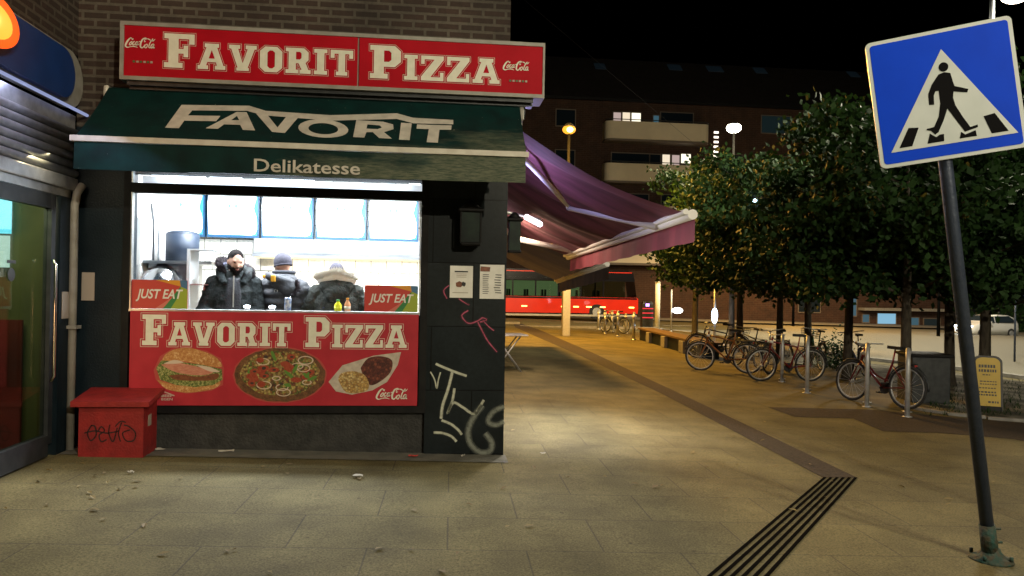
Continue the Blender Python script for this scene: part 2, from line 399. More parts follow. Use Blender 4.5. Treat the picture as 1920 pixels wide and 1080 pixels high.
# pavement: slabs near the camera with grime and patches
# canvas of the side awnings (both faces seen, light passes a little)
def canvas(name, c1, c2, tr=.25):
    m = mat(name, c1, c2, scale=3.2, rough=.8, stretch=(.18, 1, .18), lo=.4, hi=.6); nt, N, L, b = nodes_of(m)  # streaks along the slope put the shading of folds into the colour
    t = N.new('ShaderNodeBsdfTranslucent'); t.inputs[0].default_value = (*c2, 1)
    mx = N.new('ShaderNodeMixShader'); mx.inputs[0].default_value = tr
    L.new(b.outputs[0], mx.inputs[1]); L.new(t.outputs[0], mx.inputs[2]); L.new(mx.outputs[0], N['Material Output'].inputs[0])
canvas('canvas_red', (.085, .028, .035), (.19, .06, .085), .02)
canvas('canvas_val', (.24, .045, .065), (.17, .035, .05), .03)
canvas('canvas_dark', (.05, .045, .06), (.075, .065, .085), .1)
# clear glass
def glass(name, tint=(1, 1, 1), refl=1.45, base=.04):
    m = bpy.data.materials.new(name); m.use_nodes = True; nt = m.node_tree; nt.nodes.clear(); N = nt.nodes; L = nt.links
    o = N.new('ShaderNodeOutputMaterial'); tr = N.new('ShaderNodeBsdfTransparent'); tr.inputs[0].default_value = (*tint, 1)
    g = N.new('ShaderNodeBsdfGlossy'); g.inputs['Roughness'].default_value = .03
    lw = N.new('ShaderNodeLayerWeight'); lw.inputs[0].default_value = .5
    pw_ = N.new('ShaderNodeMath'); pw_.operation = 'POWER'; L.new(lw.outputs['Facing'], pw_.inputs[0]); pw_.inputs[1].default_value = 5
    fr = N.new('ShaderNodeMath'); fr.operation = 'MULTIPLY_ADD'; L.new(pw_.outputs[0], fr.inputs[0]); fr.inputs[1].default_value = .95; fr.inputs[2].default_value = base
    mx = N.new('ShaderNodeMixShader'); L.new(fr.outputs[0], mx.inputs[0]); L.new(tr.outputs[0], mx.inputs[1]); L.new(g.outputs[0], mx.inputs[2])
    L.new(mx.outputs[0], o.inputs[0]); M[name] = m
glass('glass'); glass('glass_tint', (.62, .72, .66)); glass('bus_glass', (.55, .66, .55))
# spray paint with soft edges across the stroke
def spray(name, c, soft=.35):
    m = mat(name, c, rough=.5); nt, N, L, b = nodes_of(m)
    uv = N.new('ShaderNodeUVMap'); s = N.new('ShaderNodeSeparateXYZ'); L.new(uv.outputs[0], s.inputs[0])
    v = N.new('ShaderNodeMath'); v.operation = 'PINGPONG'; L.new(s.outputs[1], v.inputs[0]); v.inputs[1].default_value = .5
    r = N.new('ShaderNodeMapRange'); r.interpolation_type = 'SMOOTHSTEP'; L.new(v.outputs[0], r.inputs[0]); r.inputs[1].default_value = 0; r.inputs[2].default_value = soft
    n = N.new('ShaderNodeMath'); n.operation = 'MULTIPLY'; L.new(r.outputs[0], n.inputs[0])
    q = ramp(nt, noise(nt, world_pos(nt), 30, 5), [(.25, (.55,)*3), (.6, (1,)*3)]); L.new(q, n.inputs[1])
    L.new(n.outputs[0], b.inputs['Alpha'])
spray('spray_white', (.52, .54, .44)); spray('spray_grey', (.20, .22, .19), .5); spray('spray_pink', (.34, .06, .12), .5); spray('marker_black', (.015, .010, .012), .15)

# ============================================================ GROUND
def gsheet(polys, lift, name, m):
    b = MB()
    for p in polys:
        pts = [q if isinstance(q, Vector) and len(q) == 2 else Vector(q[:2]) for q in p]
        b.poly([[(q.x, q.y) for q in pts]], lambda u, v: Vector((u, v, gz(u)+lift)))
    return struct(b, name, m)
b = MB()                                   # one sheet out to the horizon, with the fall of the street to the right
xs = [-400, -60, -8, -4, 0, 5, 10, 20, 40, 60, 400]; ys = [-60, 0, 20, 60, 400]
b.add([(x, y, gz(x)) for y in ys for x in xs], [(j*11+i, j*11+i+1, (j+1)*11+i+1, (j+1)*11+i) for j in range(4) for i in range(10)], False)
struct(b, 'pavement', 'slabs')
def g2(px, py): q = onG(px, py); return Vector((q.x, q.y))
near = [g2(1920, 712), g2(1840, 700), g2(1600, 672), g2(1400, 640), g2(1240, 619)]
side = [(60, near[0].y-3.5)] + [tuple(q) for q in near] + [(near[-1].x-.6, 36), (-30, 36.5), (-30, 52), (90, 52), (90, near[0].y-3.5)]
side = [Vector(q) for q in side]
gsheet([side], .006, 'road', 'asphalt')
gsheet([[Vector(q) for q in ((-30, 52), (90, 52), (90, 57.9), (-30, 57.9))]], .12, 'far_pavement', 'kerb')
b = MB()                                   # kerb line of the near side of the road
kp = [(60, near[0].y-3.5)] + [tuple(q) for q in near] + [(near[-1].x-.6, 36), (-30, 36.5)]
for a, c in zip(kp[:-1], kp[1:]):
    a = Vector(a); c = Vector(c); d = (c-a); L_ = d.length; n = max(1, int(L_/6))
    for i in range(n):
        p = a+d*(i/n); q = a+d*((i+1)/n); m_ = (p+q)/2; ang = math.atan2(d.y, d.x)
        b.box((m_.x, m_.y, gz(m_.x)+.05), (L_/n-.02, .22, .10), ang)
struct(b, 'kerb', 'kerb')
# lane line and crossing bars on the road, faint
b = MB()
for i in range(9):
    x = 9+i*5.5; b.box((x, 44, gz(x)+.012), (2.6, .13, .006))
struct(b, 'road_marking', 'white_paint')
gsheet([[g2(1541, 895), g2(1609, 897), g2(1385, 790), g2(1240, 722), g2(1110, 661), g2(1010, 618), g2(975, 606), g2(962, 606), g2(966, 614), g2(1090, 668), g2(1240, 738), g2(1382, 812)]], .004, 'guiding_band', 'paving_dark')
gsheet([[g2(1440, 764), g2(1625, 768), g2(1700, 775), g2(1800, 784), g2(2000, 800), g2(2000, 842), g2(1900, 824), g2(1760, 812), g2(1655, 809), g2(1600, 785), g2(1490, 782)]], .0045, 'brown_paving_strip', 'paving_dark')
gsheet([[g2(1300, 668), g2(1420, 672), g2(1560, 690), g2(1640, 715), g2(1735, 765), g2(1800, 780), g2(2000, 792), g2(2060, 730), g2(1920, 716), g2(1600, 678), g2(1400, 648), g2(1300, 640)]], .005, 'planting_bed', 'bed')
b = MB()                                   # stone edging of the bed
ep = [g2(1715, 768), g2(1775, 778), g2(1850, 786), g2(1940, 794), g2(2050, 806)]
for a, c in zip(ep[:-1], ep[1:]):
    d = c-a; m_ = (a+c)/2; b.box((m_.x, m_.y, gz(m_.x)+.025), (d.length-.015, .10, .05), math.atan2(d.y, d.x), bev=.01)
struct(b, 'bed_edging', 'kerb')
# guiding grooves cut in the slabs
b = MB()
for i in range(6):
    a = g2(1547+i*11.6, 896); c = g2(1318+i*22, 1092); d = c-a; n = Vector((-d.y, d.x)).normalized()*.013
    q = [a-n, a+n, c+n, c-n]; b.poly([[tuple(p) for p in q]], lambda u, v: Vector((u, v, gz(u)+.006)))
struct(b, 'guiding_grooves', 'groove')
# concrete skirt strip along the shop foot, slightly different tone
b = MB(); b.poly([[(-3.25, 6.98), (CX+.02, 6.96), (CX+.02, F), (-3.25, F)]], lambda u, v: Vector((u, v, gz(u)+.007)))
struct(b, 'foot_strip', mat('strip', (.10, .10, .085), (.15, .145, .12), scale=6, rough=.85, bump=.5))
# ============================================================ SHOP BUILDING
X0, X1 = -2.80, -.115     # window opening
ZS, ZT = 1.37, 2.455      # sill, head of the glass
bld = thing('corner_building', 'dark brick corner building with slate tiled ground floor holding the lit pizza shop window', 'building', (-1.3, F, gz(-1.3)))
b = MB()   # brick storey above
b.bb((WX, F, 3.05), (CX, F+.3, 11)); b.build('brick_wall', 'brick_dark', bld)
b = MB(); b.bb((CX-.3, F+.301, -.2), (CX, 26, 11)); b.bb((WX, F+6, -.2), (CX-.301, F+6.2, 11)); b.build('side_wall', 'brick_side', bld)
b = MB(); b.bb((WX, F+.3, 10.9), (CX, 26, 11.05)); b.build('roof', 'black_frame', bld)
b = MB(); b.bb((WX, F, -.2), (X0-.06, F+.3, 3.05)); b.build('painted_wall', 'dark_wall', bld)
b = MB(); b.bb((X1+.06, F-.02, -.2), (CX, F+.3, 3.05)); b.build('pillar', 'slate_tile', bld)
b = MB(); b.bb((X0-.06, F+.03, -.2), (X1+.06, F+.28, .47)); b.bb((X0-.06, F+.06, .47), (X1+.06, F+.20, ZS-.03)); b.bb((X0-.06, F+.02, 2.66), (X1+.06, F+.28, 3.05)); b.build('base_wall', 'base_stone', bld)
fr = MB()
for a, c in (((X0-.06, F-.03, .40), (X0, F+.06, 2.70)), ((X1, F-.03, .40), (X1+.07, F+.06, 2.70)), ((X0, F-.03, .40), (X1, F+.05, .47)), ((X0, F-.025, ZT), (X1, F+.06, 2.545)), ((X0, F-.025, 2.66), (X1, F+.06, 2.70))): fr.bb(a, c)
wf = fr.build('window_frame', 'black_frame', bld)
b = MB(); b.bb((X0, F-.028, ZS-.022), (X1, F+.16, ZS)); 
for a, c in (((X0+.002, F-.022, ZS), (X0+.014, F+.03, ZT)), ((X1-.014, F-.022, ZS), (X1-.002, F+.03, ZT)), ((X0+.002, F-.022, 2.548), (X0+.014, F+.03, 2.66))): b.bb(a, c)
b.build('sill', 'alu', wf)
b = MB(); b.bb((X0+.014, F+.012, ZS), (X1-.014, F+.018, ZT)); b.bb((X0+.014, F+.012, 2.545), (X1-.002, F+.018, 2.66)); b.build('pane', 'glass', wf)
# graffiti and scrawls on the pillar (flat paint on the tiles)
PY = F-.0215
def pw(u, v): q = onY(u, v, PY); return q
def px2(mbx, pts, wd, plane=pw, k=6):     # stroke whose outline is laid on a wall; pts as seen
    S = smooth_pts([Vector(p) for p in pts], k); stroke(mbx, S, wd, plane, uv=True)
g = MB()
for pts, wd in (([(807, 697), (815, 712), (819, 728), (822, 712), (826, 698)], 4), ([(817, 682), (830, 688), (852, 697), (875, 705)], 7),
                ([(848, 698), (840, 730), (830, 760), (827, 785)], 8), ([(852, 728), (848, 752), (839, 775), (850, 755), (868, 764), (888, 776), (900, 762), (907, 750)], 7),
                ([(828, 788), (845, 795), (858, 805), (866, 815)], 7), ([(813, 811), (830, 812), (846, 818), (856, 828)], 7)): px2(g, pts, wd)
g.build('graffiti', 'spray_white', bld)
g = MB()
px2(g, [(905, 760), (888, 782), (878, 808), (882, 832), (900, 848), (918, 846), (922, 830), (910, 812)], 17)
px2(g, [(945, 762), (925, 772), (915, 790), (930, 797), (945, 790)], 15)
g.build('graffiti', 'spray_grey', bld)
g = MB()
for pts, wd in (([(838, 560), (832, 545), (842, 535)], 5), ([(860, 560), (872, 568), (880, 572)], 5), ([(878, 582), (866, 592), (878, 606), (895, 602), (905, 596), (912, 600), (900, 604)], 6), ([(896, 604), (905, 622), (915, 640), (932, 660)], 6), ([(905, 600), (916, 612), (926, 620)], 5)): px2(g, pts, wd)
g.build('graffiti', 'spray_pink', bld)

# ---- red light-box sign
SY = 6.98
sg = thing('shop_sign', 'long red boxed sign reading Favorit Pizza in cream slab letters above the green awning', 'sign', (-.88, SY+.2, 3.4))
SX0, SX1, SZ0, SZ1 = -2.80, 1.02, 3.42, 3.94
b = MB(); b.bb((SX0, SY+.012, SZ0), (SX1, F-.002, SZ1)); b.build('sign_box', 'grey_trim', sg)
XM = onY(672, 110, SY).x
for a, c in ((SX0+.035, XM-.008), (XM+.008, SX1-.02)):
    b = MB(); b.bb((a, SY-.004, SZ0+.035), (c, SY+.011, SZ1-.035)); b.build('face_panel', 'red_sign', sg)
fb = MB()
for a, c in (((SX0, SY-.012, SZ1-.034), (SX1, SY+.01, SZ1)), ((SX0, SY-.012, SZ0), (SX1, SY+.01, SZ0+.034)), ((SX0, SY-.012, SZ0+.0345), (SX0+.034, SY+.01, SZ1-.0345)), ((SX1-.019, SY-.012, SZ0+.0345), (SX1, SY+.01, SZ1-.0345))): fb.bb(a, c)
fb.build('frame', 'grey_trim', sg)
def plane_y(Y): return lambda u, v: Vector((u, Y, v))
L0, L1 = MB(), MB()
xa = lambda px, py: onY(px, py, SY).x
slab_word('FAVORIT', xa(308, 120), xa(662, 130), 3.545, .305, fn=plane_y(SY-.009), fn2=plane_y(SY-.007), mb=(L0, L1), outline=(.009, .013))
L0.build('lettering', 'cream', sg); L1.build('letter_outline', 'cream_line', sg); L0, L1 = MB(), MB()
slab_word('PIZZA', xa(694, 120), xa(937, 130), 3.535, .305, fn=plane_y(SY-.009), fn2=plane_y(SY-.007), mb=(L0, L1), outline=(.009, .013))
L0.build('lettering', 'cream', sg); L1.build('letter_outline', 'cream_line', sg)
L2 = MB(); cola(L2, xa(234, 80), onY(266, 90, SY).z, .27, plane_y(SY-.009)); L2.build('logo', 'cream', sg); L2 = MB(); cola(L2, xa(942, 120), onY(970, 132, SY).z, .26, plane_y(SY-.009))
L2.build('logo', 'cream', sg)
mat('tiny_green', (.05, .12, .04), rough=.5); mat('tiny_grey', (.35, .3, .25), rough=.5)
for x0 in (xa(250, 90), xa(955, 140)):
    L3 = MB()
    for i in range(6):
        L3.mat(i % 2); L3.bb((x0+i*.03, SY-.009, SZ0+.155-(.0 if x0 < -1 else .012)), (x0+i*.03+.02, SY-.006, SZ0+.172-(.0 if x0 < -1 else .012)))
    L3.build('small_print', ['tiny_green', 'tiny_grey'], sg)
b = MB(); b.bb((SX0+.05, SY+.09, 3.36), (SX1-.1, SY+.19, 3.419)); b.bb((SX0+.05, SY+.03, 3.385), (SX1-.1, SY+.05, 3.419)); b.build('bracket', 'dark_metal', sg)

# ---- green awning
AX0, AX1 = -2.94, .80; AT = (7.10, 3.375); AB = (6.46, 2.79)
aw = thing('green_awning', 'weathered dark green awning with valance over the shop window, Favorit in white letters', 'awning', (-1.07, F, 3.2))
def slope(u, t, off=0):
    n = Vector((0, AB[1]-AT[1], -(AB[0]-AT[0]))).normalized()  # outward normal
    if n.z < 0: n = -n
    sag = -.018*math.sin(math.pi*t)
    return Vector((u, AT[0]+(AB[0]-AT[0])*t, AT[1]+(AB[1]-AT[1])*t)) + n*(off+sag)
b = MB(); nx, ny = 24, 8
vs = [slope(AX0+(AX1-AX0)*i/nx, j/ny) for j in range(ny+1) for i in range(nx+1)]
b.add(vs, [(j*(nx+1)+i, j*(nx+1)+i+1, (j+1)*(nx+1)+i+1, (j+1)*(nx+1)+i) for j in range(ny) for i in range(nx)], True)
ft = b.build('canopy', 'awning_green', aw)
b = MB()
vs = []
for j in range(5):
    for i in range(61):
        x = AX0+.01+(AX1-AX0-.02)*i/60; t = j/4
        vs.append(Vector((x, AB[0]-.012+.012*t*math.sin(x*5)+.004*math.sin(x*17)*t, AB[1]-.03-.225*t+.004*math.sin(x*3))))
b.add(vs, [(j*61+i, j*61+i+1, (j+1)*61+i+1, (j+1)*61+i) for j in range(4) for i in range(60)], True)
b.build('valance', 'awning_green', aw)
b = MB(); b.bb((AX0-.02, AB[0]-.03, AB[1]-.028), (AX1+.015, AB[0]+.03, AB[1]+.018)); b.build('front_bar', 'alu_paint', aw)
b = MB(); b.cyl((AX0, F-.12, 3.33), (AX1+.06, F-.12, 3.33), .070, n=14); b.build('roller', 'dark_metal', aw)
for x in (AX0-.02, AX1+.02):
    b = MB(); b.box((x, F-.12, 3.31), (.05, .2, .17), bev=.03); b.build('end_bracket', 'alu_paint' if x < 0 else 'grey_trim', aw)
for x in (AX0+.3, AX1-.3):
    b = MB(); e = Vector((x*.7-.3, F-.42, 2.98)); b.tube([(x, F-.1, 3.15), e], .02); b.tube([e, (x, AB[0]+.02, AB[1]-.01)], .018); b.build('folding_arm', 'alu_paint', aw)
n_ = Vector((0, AB[1]-AT[1], -(AB[0]-AT[0]))).normalized(); n_ = n_ if n_.z > 0 else -n_
p0_ = Vector((0, AT[0], AT[1]))
def aw_fn(u, v):
    q = onP(u, v, p0_, n_); t = (q.y-AT[0])/(AB[0]-AT[0]); return slope(q.x, t, .006)
L = MB()
BIG = [[[(340, 195), (467, 197), (498, 206), (620, 214), (744, 211), (775, 219), (850, 223), (850, 231), (775, 229), (744, 221), (620, 224), (494, 214), (463, 206), (360, 205), (352, 214), (413, 215), (405, 225), (345, 224), (335, 239), (309, 238)]],
 [[(385, 239), (443, 208), (462, 208), (478, 243), (455, 242), (450, 232), (420, 231), (408, 240)], [(433, 223), (448, 223), (444, 215)]],
 [[(480, 211), (501, 213), (520, 237), (537, 216), (560, 217), (534, 248), (510, 246)]],
 [[(606+47*math.cos(a)+3*math.sin(a), 239.5+18*math.sin(a)+1.6*math.cos(a)) for a in [i*math.pi/12 for i in range(24)]], [(606+28*math.cos(a)+1*math.sin(a), 239.5+11*math.sin(a)+1*math.cos(a)) for a in [i*math.pi/12 for i in range(24)]]],
 [[(668, 223), (718, 226), (737, 231), (738, 240), (720, 246), (735, 259), (711, 258), (699, 246), (687, 246), (683, 257), (662, 256)], [(689, 231), (712, 233), (716, 237), (708, 240), (687, 239)]],
 [[(752, 228), (772, 229), (768, 262), (748, 261)]],
 [[(782, 231), (847, 233), (846, 241), (824, 241), (821, 267), (800, 266), (804, 240), (781, 239)]]]
for lp in BIG: L.poly(lp, aw_fn)
L.build('lettering', mat('awning_letter', (.56, .53, .46), (.40, .38, .33), scale=9, rough=.7, lo=.4, hi=.75), aw)
VY = AB[0]-.03
L = MB(); text_mesh('Delikatesse', onY(476, 315, VY).x, onY(675, 320, VY).x, onY(480, 321, VY).z, .105, plane_y(VY), L, bold=.012)
L.build('valance_lettering', 'awning_letter', aw)

# ---- printed board under the window
BY = F-.045
bd = thing('menu_board', 'wide red board under the shop window printed Favorit Pizza with burger, pizza and fries pictures', 'board', (-1.4, BY, .47))
BX0, BX1, BZ0, BZ1 = onY(241, 760, BY).x, onY(782, 760, BY).x, .475, 1.352
b = MB(); b.bb((BX0, BY, BZ0), (BX1, BY+.015, BZ1)); b.build('board_panel', 'red_panel', bd)
L0, L1 = MB(), MB()
xb = lambda px: onY(px, 620, BY).x
slab_word('FAVORIT', xb(267), xb(545), 1.035, .285, fn=plane_y(BY-.004), fn2=plane_y(BY-.003), mb=(L0, L1), outline=(.012, .017))
L0.build('lettering', 'cream', bd); L1.build('letter_outline', 'cream_line', bd); L0, L1 = MB(), MB()
slab_word('PIZZA', xb(573), xb(763), 1.030, .285, fn=plane_y(BY-.004), fn2=plane_y(BY-.003), mb=(L0, L1), outline=(.012, .017))
L0.build('lettering', 'cream', bd); L1.build('letter_outline', 'cream_line', bd)
L2 = MB(); cola(L2, xb(706), onY(740, 748, BY).z, .315, plane_y(BY-.004)); L2.build('logo', 'cream', bd)
def pl(px, py, off): q = onY(px, py, BY-off); return q
def ell(cx, cy, rx, ry, n=30, jit=0, rot=0, rnd=random):
    o = []
    for i in range(n):
        a = 2*math.pi*i/n; k = 1+rnd.uniform(-jit, jit); x = rx*k*math.cos(a); y = ry*k*math.sin(a)
        o.append((cx+x*math.cos(rot)-y*math.sin(rot), cy+x*math.sin(rot)+y*math.cos(rot)))
    return o
def printed(name, stops, scale, dist='voronoi', stretch=(1, 1, 1)):
    m = mat(name, stops[0][1], rough=.45); nt, N, L, b = nodes_of(m); p = mapping(nt, world_pos(nt), sc=stretch)
    if dist == 'voronoi':
        v = N.new('ShaderNodeTexVoronoi'); v.inputs['Scale'].default_value = scale; L.new(p, v.inputs['Vector'])
        s = N.new('ShaderNodeSeparateXYZ'); L.new(v.outputs['Color'], s.inputs[0]); src = s.outputs[0]
        c = ramp(nt, src, stops); c = mixc(nt, 1, c, ramp(nt, v.outputs['Distance'], [(0, (1.1,)*3), (.8, (.5,)*3)]), 'MULTIPLY')
    else: c = ramp(nt, noise(nt, p, scale, 6, .7), stops)
    L.new(c, b.inputs['Base Color'])
printed('p_cheese', [(0, (.36, .18, .05)), (.25, (.16, .04, .02)), (.42, (.55, .40, .14)), (.6, (.08, .025, .02)), (.75, (.50, .42, .12)), (.92, (.10, .13, .03))], 48)
printed('p_crust', [(.3, (.05, .02, .01)), (.7, (.22, .10, .04))], 30, 'noise')
printed('p_bun', [(.35, (.36, .13, .035)), (.55, (.52, .26, .09)), (.68, (.75, .55, .30))], 45, 'noise')
printed('p_lettuce', [(.35, (.03, .05, .01)), (.5, (.14, .18, .04)), (.62, (.45, .42, .18)), (.75, (.12, .16, .03))], 55, 'noise')
printed('p_meat', [(.3, (.09, .025, .012)), (.7, (.26, .09, .04))], 40, 'noise')
printed('p_pink', [(.3, (.42, .12, .08)), (.7, (.60, .30, .20))], 30, 'noise', (1, 1, 4))
printed('p_fries', [(0, (.50, .27, .07)), (.35, (.62, .42, .14)), (.6, (.36, .18, .05)), (.85, (.72, .55, .25))], 60)
printed('p_kebab', [(0, (.16, .035, .025)), (.4, (.07, .015, .012)), (.7, (.26, .07, .04)), (.9, (.12, .03, .02))], 48)
mat('p_tray', (.55, .48, .40), (.42, .36, .30), scale=20, rough=.5); mat('p_tomato', (.26, .035, .02), (.34, .07, .035), scale=60, rough=.4)
mat('p_pepper', (.10, .22, .04), rough=.4); mat('p_onion', (.60, .48, .38), rough=.4); mat('p_glow', (.40, .06, .05), rough=.5); mat('p_olive', (.05, .035, .03), rough=.4)
rn = random.Random(3)
def P_(mb, i, loops, off): mb.mat(i); mb.poly(loops, lambda u, v: pl(u, v, off))
pz = MB()
P_(pz, 4, [ell(525, 703, 88, 53, 40, .01)], .0020)
P_(pz, 0, [ell(525, 703, 85, 50.5, 44, .02)], .0030); P_(pz, 1, [ell(525, 700, 75, 42, 40, .03)], .0040)
for i in range(46):
    a = rn.uniform(0, 6.28); r_ = math.sqrt(rn.random())*.92; cx, cy = 525+72*r_*math.cos(a), 700+39*r_*math.sin(a); k = rn.random(); off = .0045+i*.00004
    if k < .36:
        P_(pz, 3, [ell(cx, cy, rn.uniform(7, 11), rn.uniform(4, 6), 14, .05)], off)
        if k < .2: P_(pz, 6, [ell(cx+1, cy, 3.5, 2.0, 10)], off+.00002)
    elif k < .60:
        rx = rn.uniform(8, 15); ry = rx*.55; P_(pz, 2, [ell(cx, cy, rx, ry, 18), ell(cx, cy, rx-2, ry-1.6, 18)], off)
    elif k < .8: P_(pz, 5, [ell(cx, cy, rn.uniform(6, 11), 3.4, 8, .2, rn.uniform(0, 3))], off)
    else: P_(pz, 6, [ell(cx, cy, 4, 2.6, 10)], off)
pz.build('pizza_picture', ['p_crust', 'p_cheese', 'p_onion', 'p_tomato', 'p_glow', 'p_pepper', 'p_olive'], bd)
bg_ = MB()
P_(bg_, 4, [[(288, 694), (300, 668), (322, 654), (350, 651), (388, 658), (414, 672), (420, 690), (418, 722), (396, 733), (350, 738), (312, 731), (292, 712)]], .0020)
P_(bg_, 0, [smooth_pts([(303, 679), (309, 666), (325, 656), (352, 652), (384, 660), (406, 671), (415, 688), (380, 684), (340, 677), (303, 679)], 4)], .0030)
P_(bg_, 0, [smooth_pts([(294, 712), (330, 722), (370, 724), (412, 716), (400, 729), (352, 736), (312, 729), (294, 712)], 4)], .0030)
P_(bg_, 1, [[(293, 690), (302, 676), (330, 677), (380, 684), (416, 692), (417, 712), (400, 722), (366, 726), (330, 722), (300, 712)]], .0034)
P_(bg_, 3, [smooth_pts([(302, 684), (330, 680), (372, 688), (400, 698), (372, 704), (330, 698), (302, 684)], 4)], .0038)
P_(bg_, 2, [smooth_pts([(316, 704), (340, 702), (372, 706), (408, 700), (404, 712), (366, 714), (330, 712), (316, 704)], 4)], .0038)
P_(bg_, 5, [smooth_pts([(306, 682), (326, 675), (344, 679), (330, 682), (306, 682)], 4)], .0042)
P_(bg_, 5, [smooth_pts([(366, 684), (392, 688), (412, 697), (392, 696), (366, 684)], 4)], .0042)
bg_.build('burger_picture', ['p_bun', 'p_lettuce', 'p_meat', 'p_pink', 'p_glow', 'p_onion'], bd)
fr_ = MB()
P_(fr_, 2, [[(616, 716), (642, 685), (700, 667), (752, 660), (746, 684), (726, 716), (698, 732), (660, 740), (630, 734)]], .0025)
P_(fr_, 1, [smooth_pts([(676, 690), (690, 672), (715, 668), (735, 676), (732, 698), (712, 716), (694, 722), (682, 706), (676, 690)], 4)], .0036)
P_(fr_, 0, [smooth_pts([(634, 712), (640, 700), (664, 696), (684, 704), (692, 722), (684, 734), (650, 736), (634, 712)], 4)], .0040)
fr_.build('fries_picture', ['p_fries', 'p_kebab', 'p_tray'], bd)
L = MB()
S = smooth_pts([Vector(p) for p in ((262, 739), (280, 731), (305, 734), (327, 742))], 6); stroke(L, S, 2, lambda u, v: pl(u, v, .004))
text_mesh('BEEF', onY(303, 742, BY).x, onY(324, 742, BY).x, onY(310, 744, BY).z, .022, plane_y(BY-.004), L, bold=.03)
text_mesh('EGEN', onY(303, 742, BY).x, onY(324, 742, BY).x, onY(310, 750.5, BY).z, .022, plane_y(BY-.004), L, bold=.03)
L.build('small_print', 'cream_line', bd)

# ---- two delivery stickers on the glass
mat('st_red', (.50, .05, .04), rough=.45); mat('st_lime', (.30, .38, .04), rough=.45); mat('st_green', (.03, .20, .06), rough=.45)
mat('st_orange', (.65, .28, .03), rough=.45); mat('st_blue', (.06, .16, .30), rough=.45); mat('st_pink', (.55, .16, .12), rough=.45)
for (x0, x1, y0, y1), lab in (((246, 352, 528, 580), 'red sticker reading Just Eat in the left bottom corner of the shop window'), ((683, 784, 537, 585), 'red sticker reading Just Eat in the right bottom corner of the shop window')):
    YS = F-.001; a = onY(x0, y1, YS); c = onY(x1, y0, YS); W = c.x-a.x; H = c.z-a.z; a.z = ZS+.004
    st = thing('delivery_sticker', lab, 'sticker', (a.x+W/2, YS, a.z), group='Just Eat stickers on the shop window')
    b = MB(); f = lambda o: (lambda u, v: Vector((a.x+u*W, YS-o, a.z+v*H)))
    b.mat(0); b.bb((a.x, YS, a.z), (a.x+W, YS+.006, a.z+H))
    b.mat(3); b.poly([[(.42, 1), (.88, .78), (.86, 1)]], f(.0012)); b.mat(4); b.poly([[(.86, 1), (.88, .78), (1, .68), (1, 1)]], f(.0013))
    b.mat(1); b.poly([[(.88, .78), (1, .68), (1, 0), (.68, 0), (.86, .62)]], f(.0014)); b.mat(2); b.poly([[(.88, .78), (.84, .70), (.56, 0), (.70, 0), (.86, .5)]], f(.0016)); b.mat(5); b.poly([[(.74, .42), (.56, 0), (.42, 0)]], f(.0017))
    b.build('sticker_sheet', ['st_red', 'st_lime', 'st_green', 'st_orange', 'st_blue', 'st_pink'], st)
    L = MB(); text_mesh('JUST EAT', .08, .92, .36, .32, f(.003), L, shear=.25, bold=.022); L.build('lettering', 'white_paint', st)

# ---- two paper notices on the pillar, wall lantern
for i, (x0, x1, y0, y1, lab) in enumerate(((843, 887, 499, 558, 'white paper notice with a small picture taped to the dark pillar'), (899, 946, 497, 560, 'creased cream paper list with text lines taped near the pillar edge'))):
    a = onY(x0, y1, PY); c = onY(x1, y0, PY); b = MB(); t = thing('paper_notice', lab, 'notice', ((a.x+c.x)/2, PY, a.z), group=None)
    n = 6; b.add([(a.x+(c.x-a.x)*u/n, PY-.003-.004*abs(math.sin(u*1.7+v+i)), a.z+(c.z-a.z)*v/n) for v in range(n+1) for u in range(n+1)], [(v*(n+1)+u, v*(n+1)+u+1, (v+1)*(n+1)+u+1, (v+1)*(n+1)+u) for v in range(n) for u in range(n)], True)
    b.build('paper_sheet', 'paper_a' if i == 0 and 'paper_a' in M else 'white_paint', t)
    L = MB(); W = c.x-a.x; H = c.z-a.z; f = lambda u, v: Vector((a.x+u*W, PY-.009, a.z+v*H)); r_ = random.Random(i+5)
    if i == 0:
        L.mat(0); L.poly([[(.2, .80), (.78, .80), (.78, .84), (.2, .84)]], f); L.mat(2)
        for k in range(3): L.poly([[(.28, .74-k*.05), (.72, .74-k*.05), (.72, .755-k*.05), (.28, .755-k*.05)]], f)
        L.mat(1); L.poly([ell(.40, .42, .15, .09, 12, .15)], f); L.mat(0); L.poly([ell(.60, .43, .09, .07, 10, .2)], lambda u, v: f(u, v)-Vector((0, .001, 0)))
        L.mat(2); L.poly([[(.12, .15), (.8, .15), (.8, .17), (.12, .17)]], f)
    else:
        L.mat(1); L.poly([[(.02, .80), (.40, .80), (.42, .93), (.02, .95)]], f); L.mat(0)
        for k in range(11): L.poly([[(.12, .70-k*.055), (.12+r_.uniform(.15, .3), .70-k*.055), (.36, .715-k*.055), (.12, .715-k*.055)]], f)
        for k in range(8): x = r_.uniform(.55, .65); L.poly([[(x, .70-k*.075), (x+.25, .69-k*.075), (x+.26, .715-k*.075), (x, .72-k*.075)]], f)
    L.build('print', ['black', 'p_meat', 'tiny_grey'], t)
t = thing('wall_lantern', 'dark unlit square wall lantern with a greenish pane high on the pillar', 'lantern', (.33, F-.02, 2.1))
q = onY(882, 425, F-.10); b = MB(); qx, qz = q.x, q.z
b.bb((qx-.05, F-.06, qz-.20), (qx+.05, F-.022, qz+.16)); b.box((qx, F-.14, qz+.15), (.24, .20, .035), bev=.01); b.lathe([(.12, 0), (.03, .07), (.01, .10)], (qx, F-.14, qz+.165), 8); b.box((qx, F-.14, qz-.17), (.19, .17, .03), bev=.008)
for sx_ in (-.095, .095):
    for sy_ in (-.075, .075): b.box((qx+sx_, F-.14+sy_, qz-.01), (.014, .014, .30))
b.build('lantern_body', 'black_frame', t)
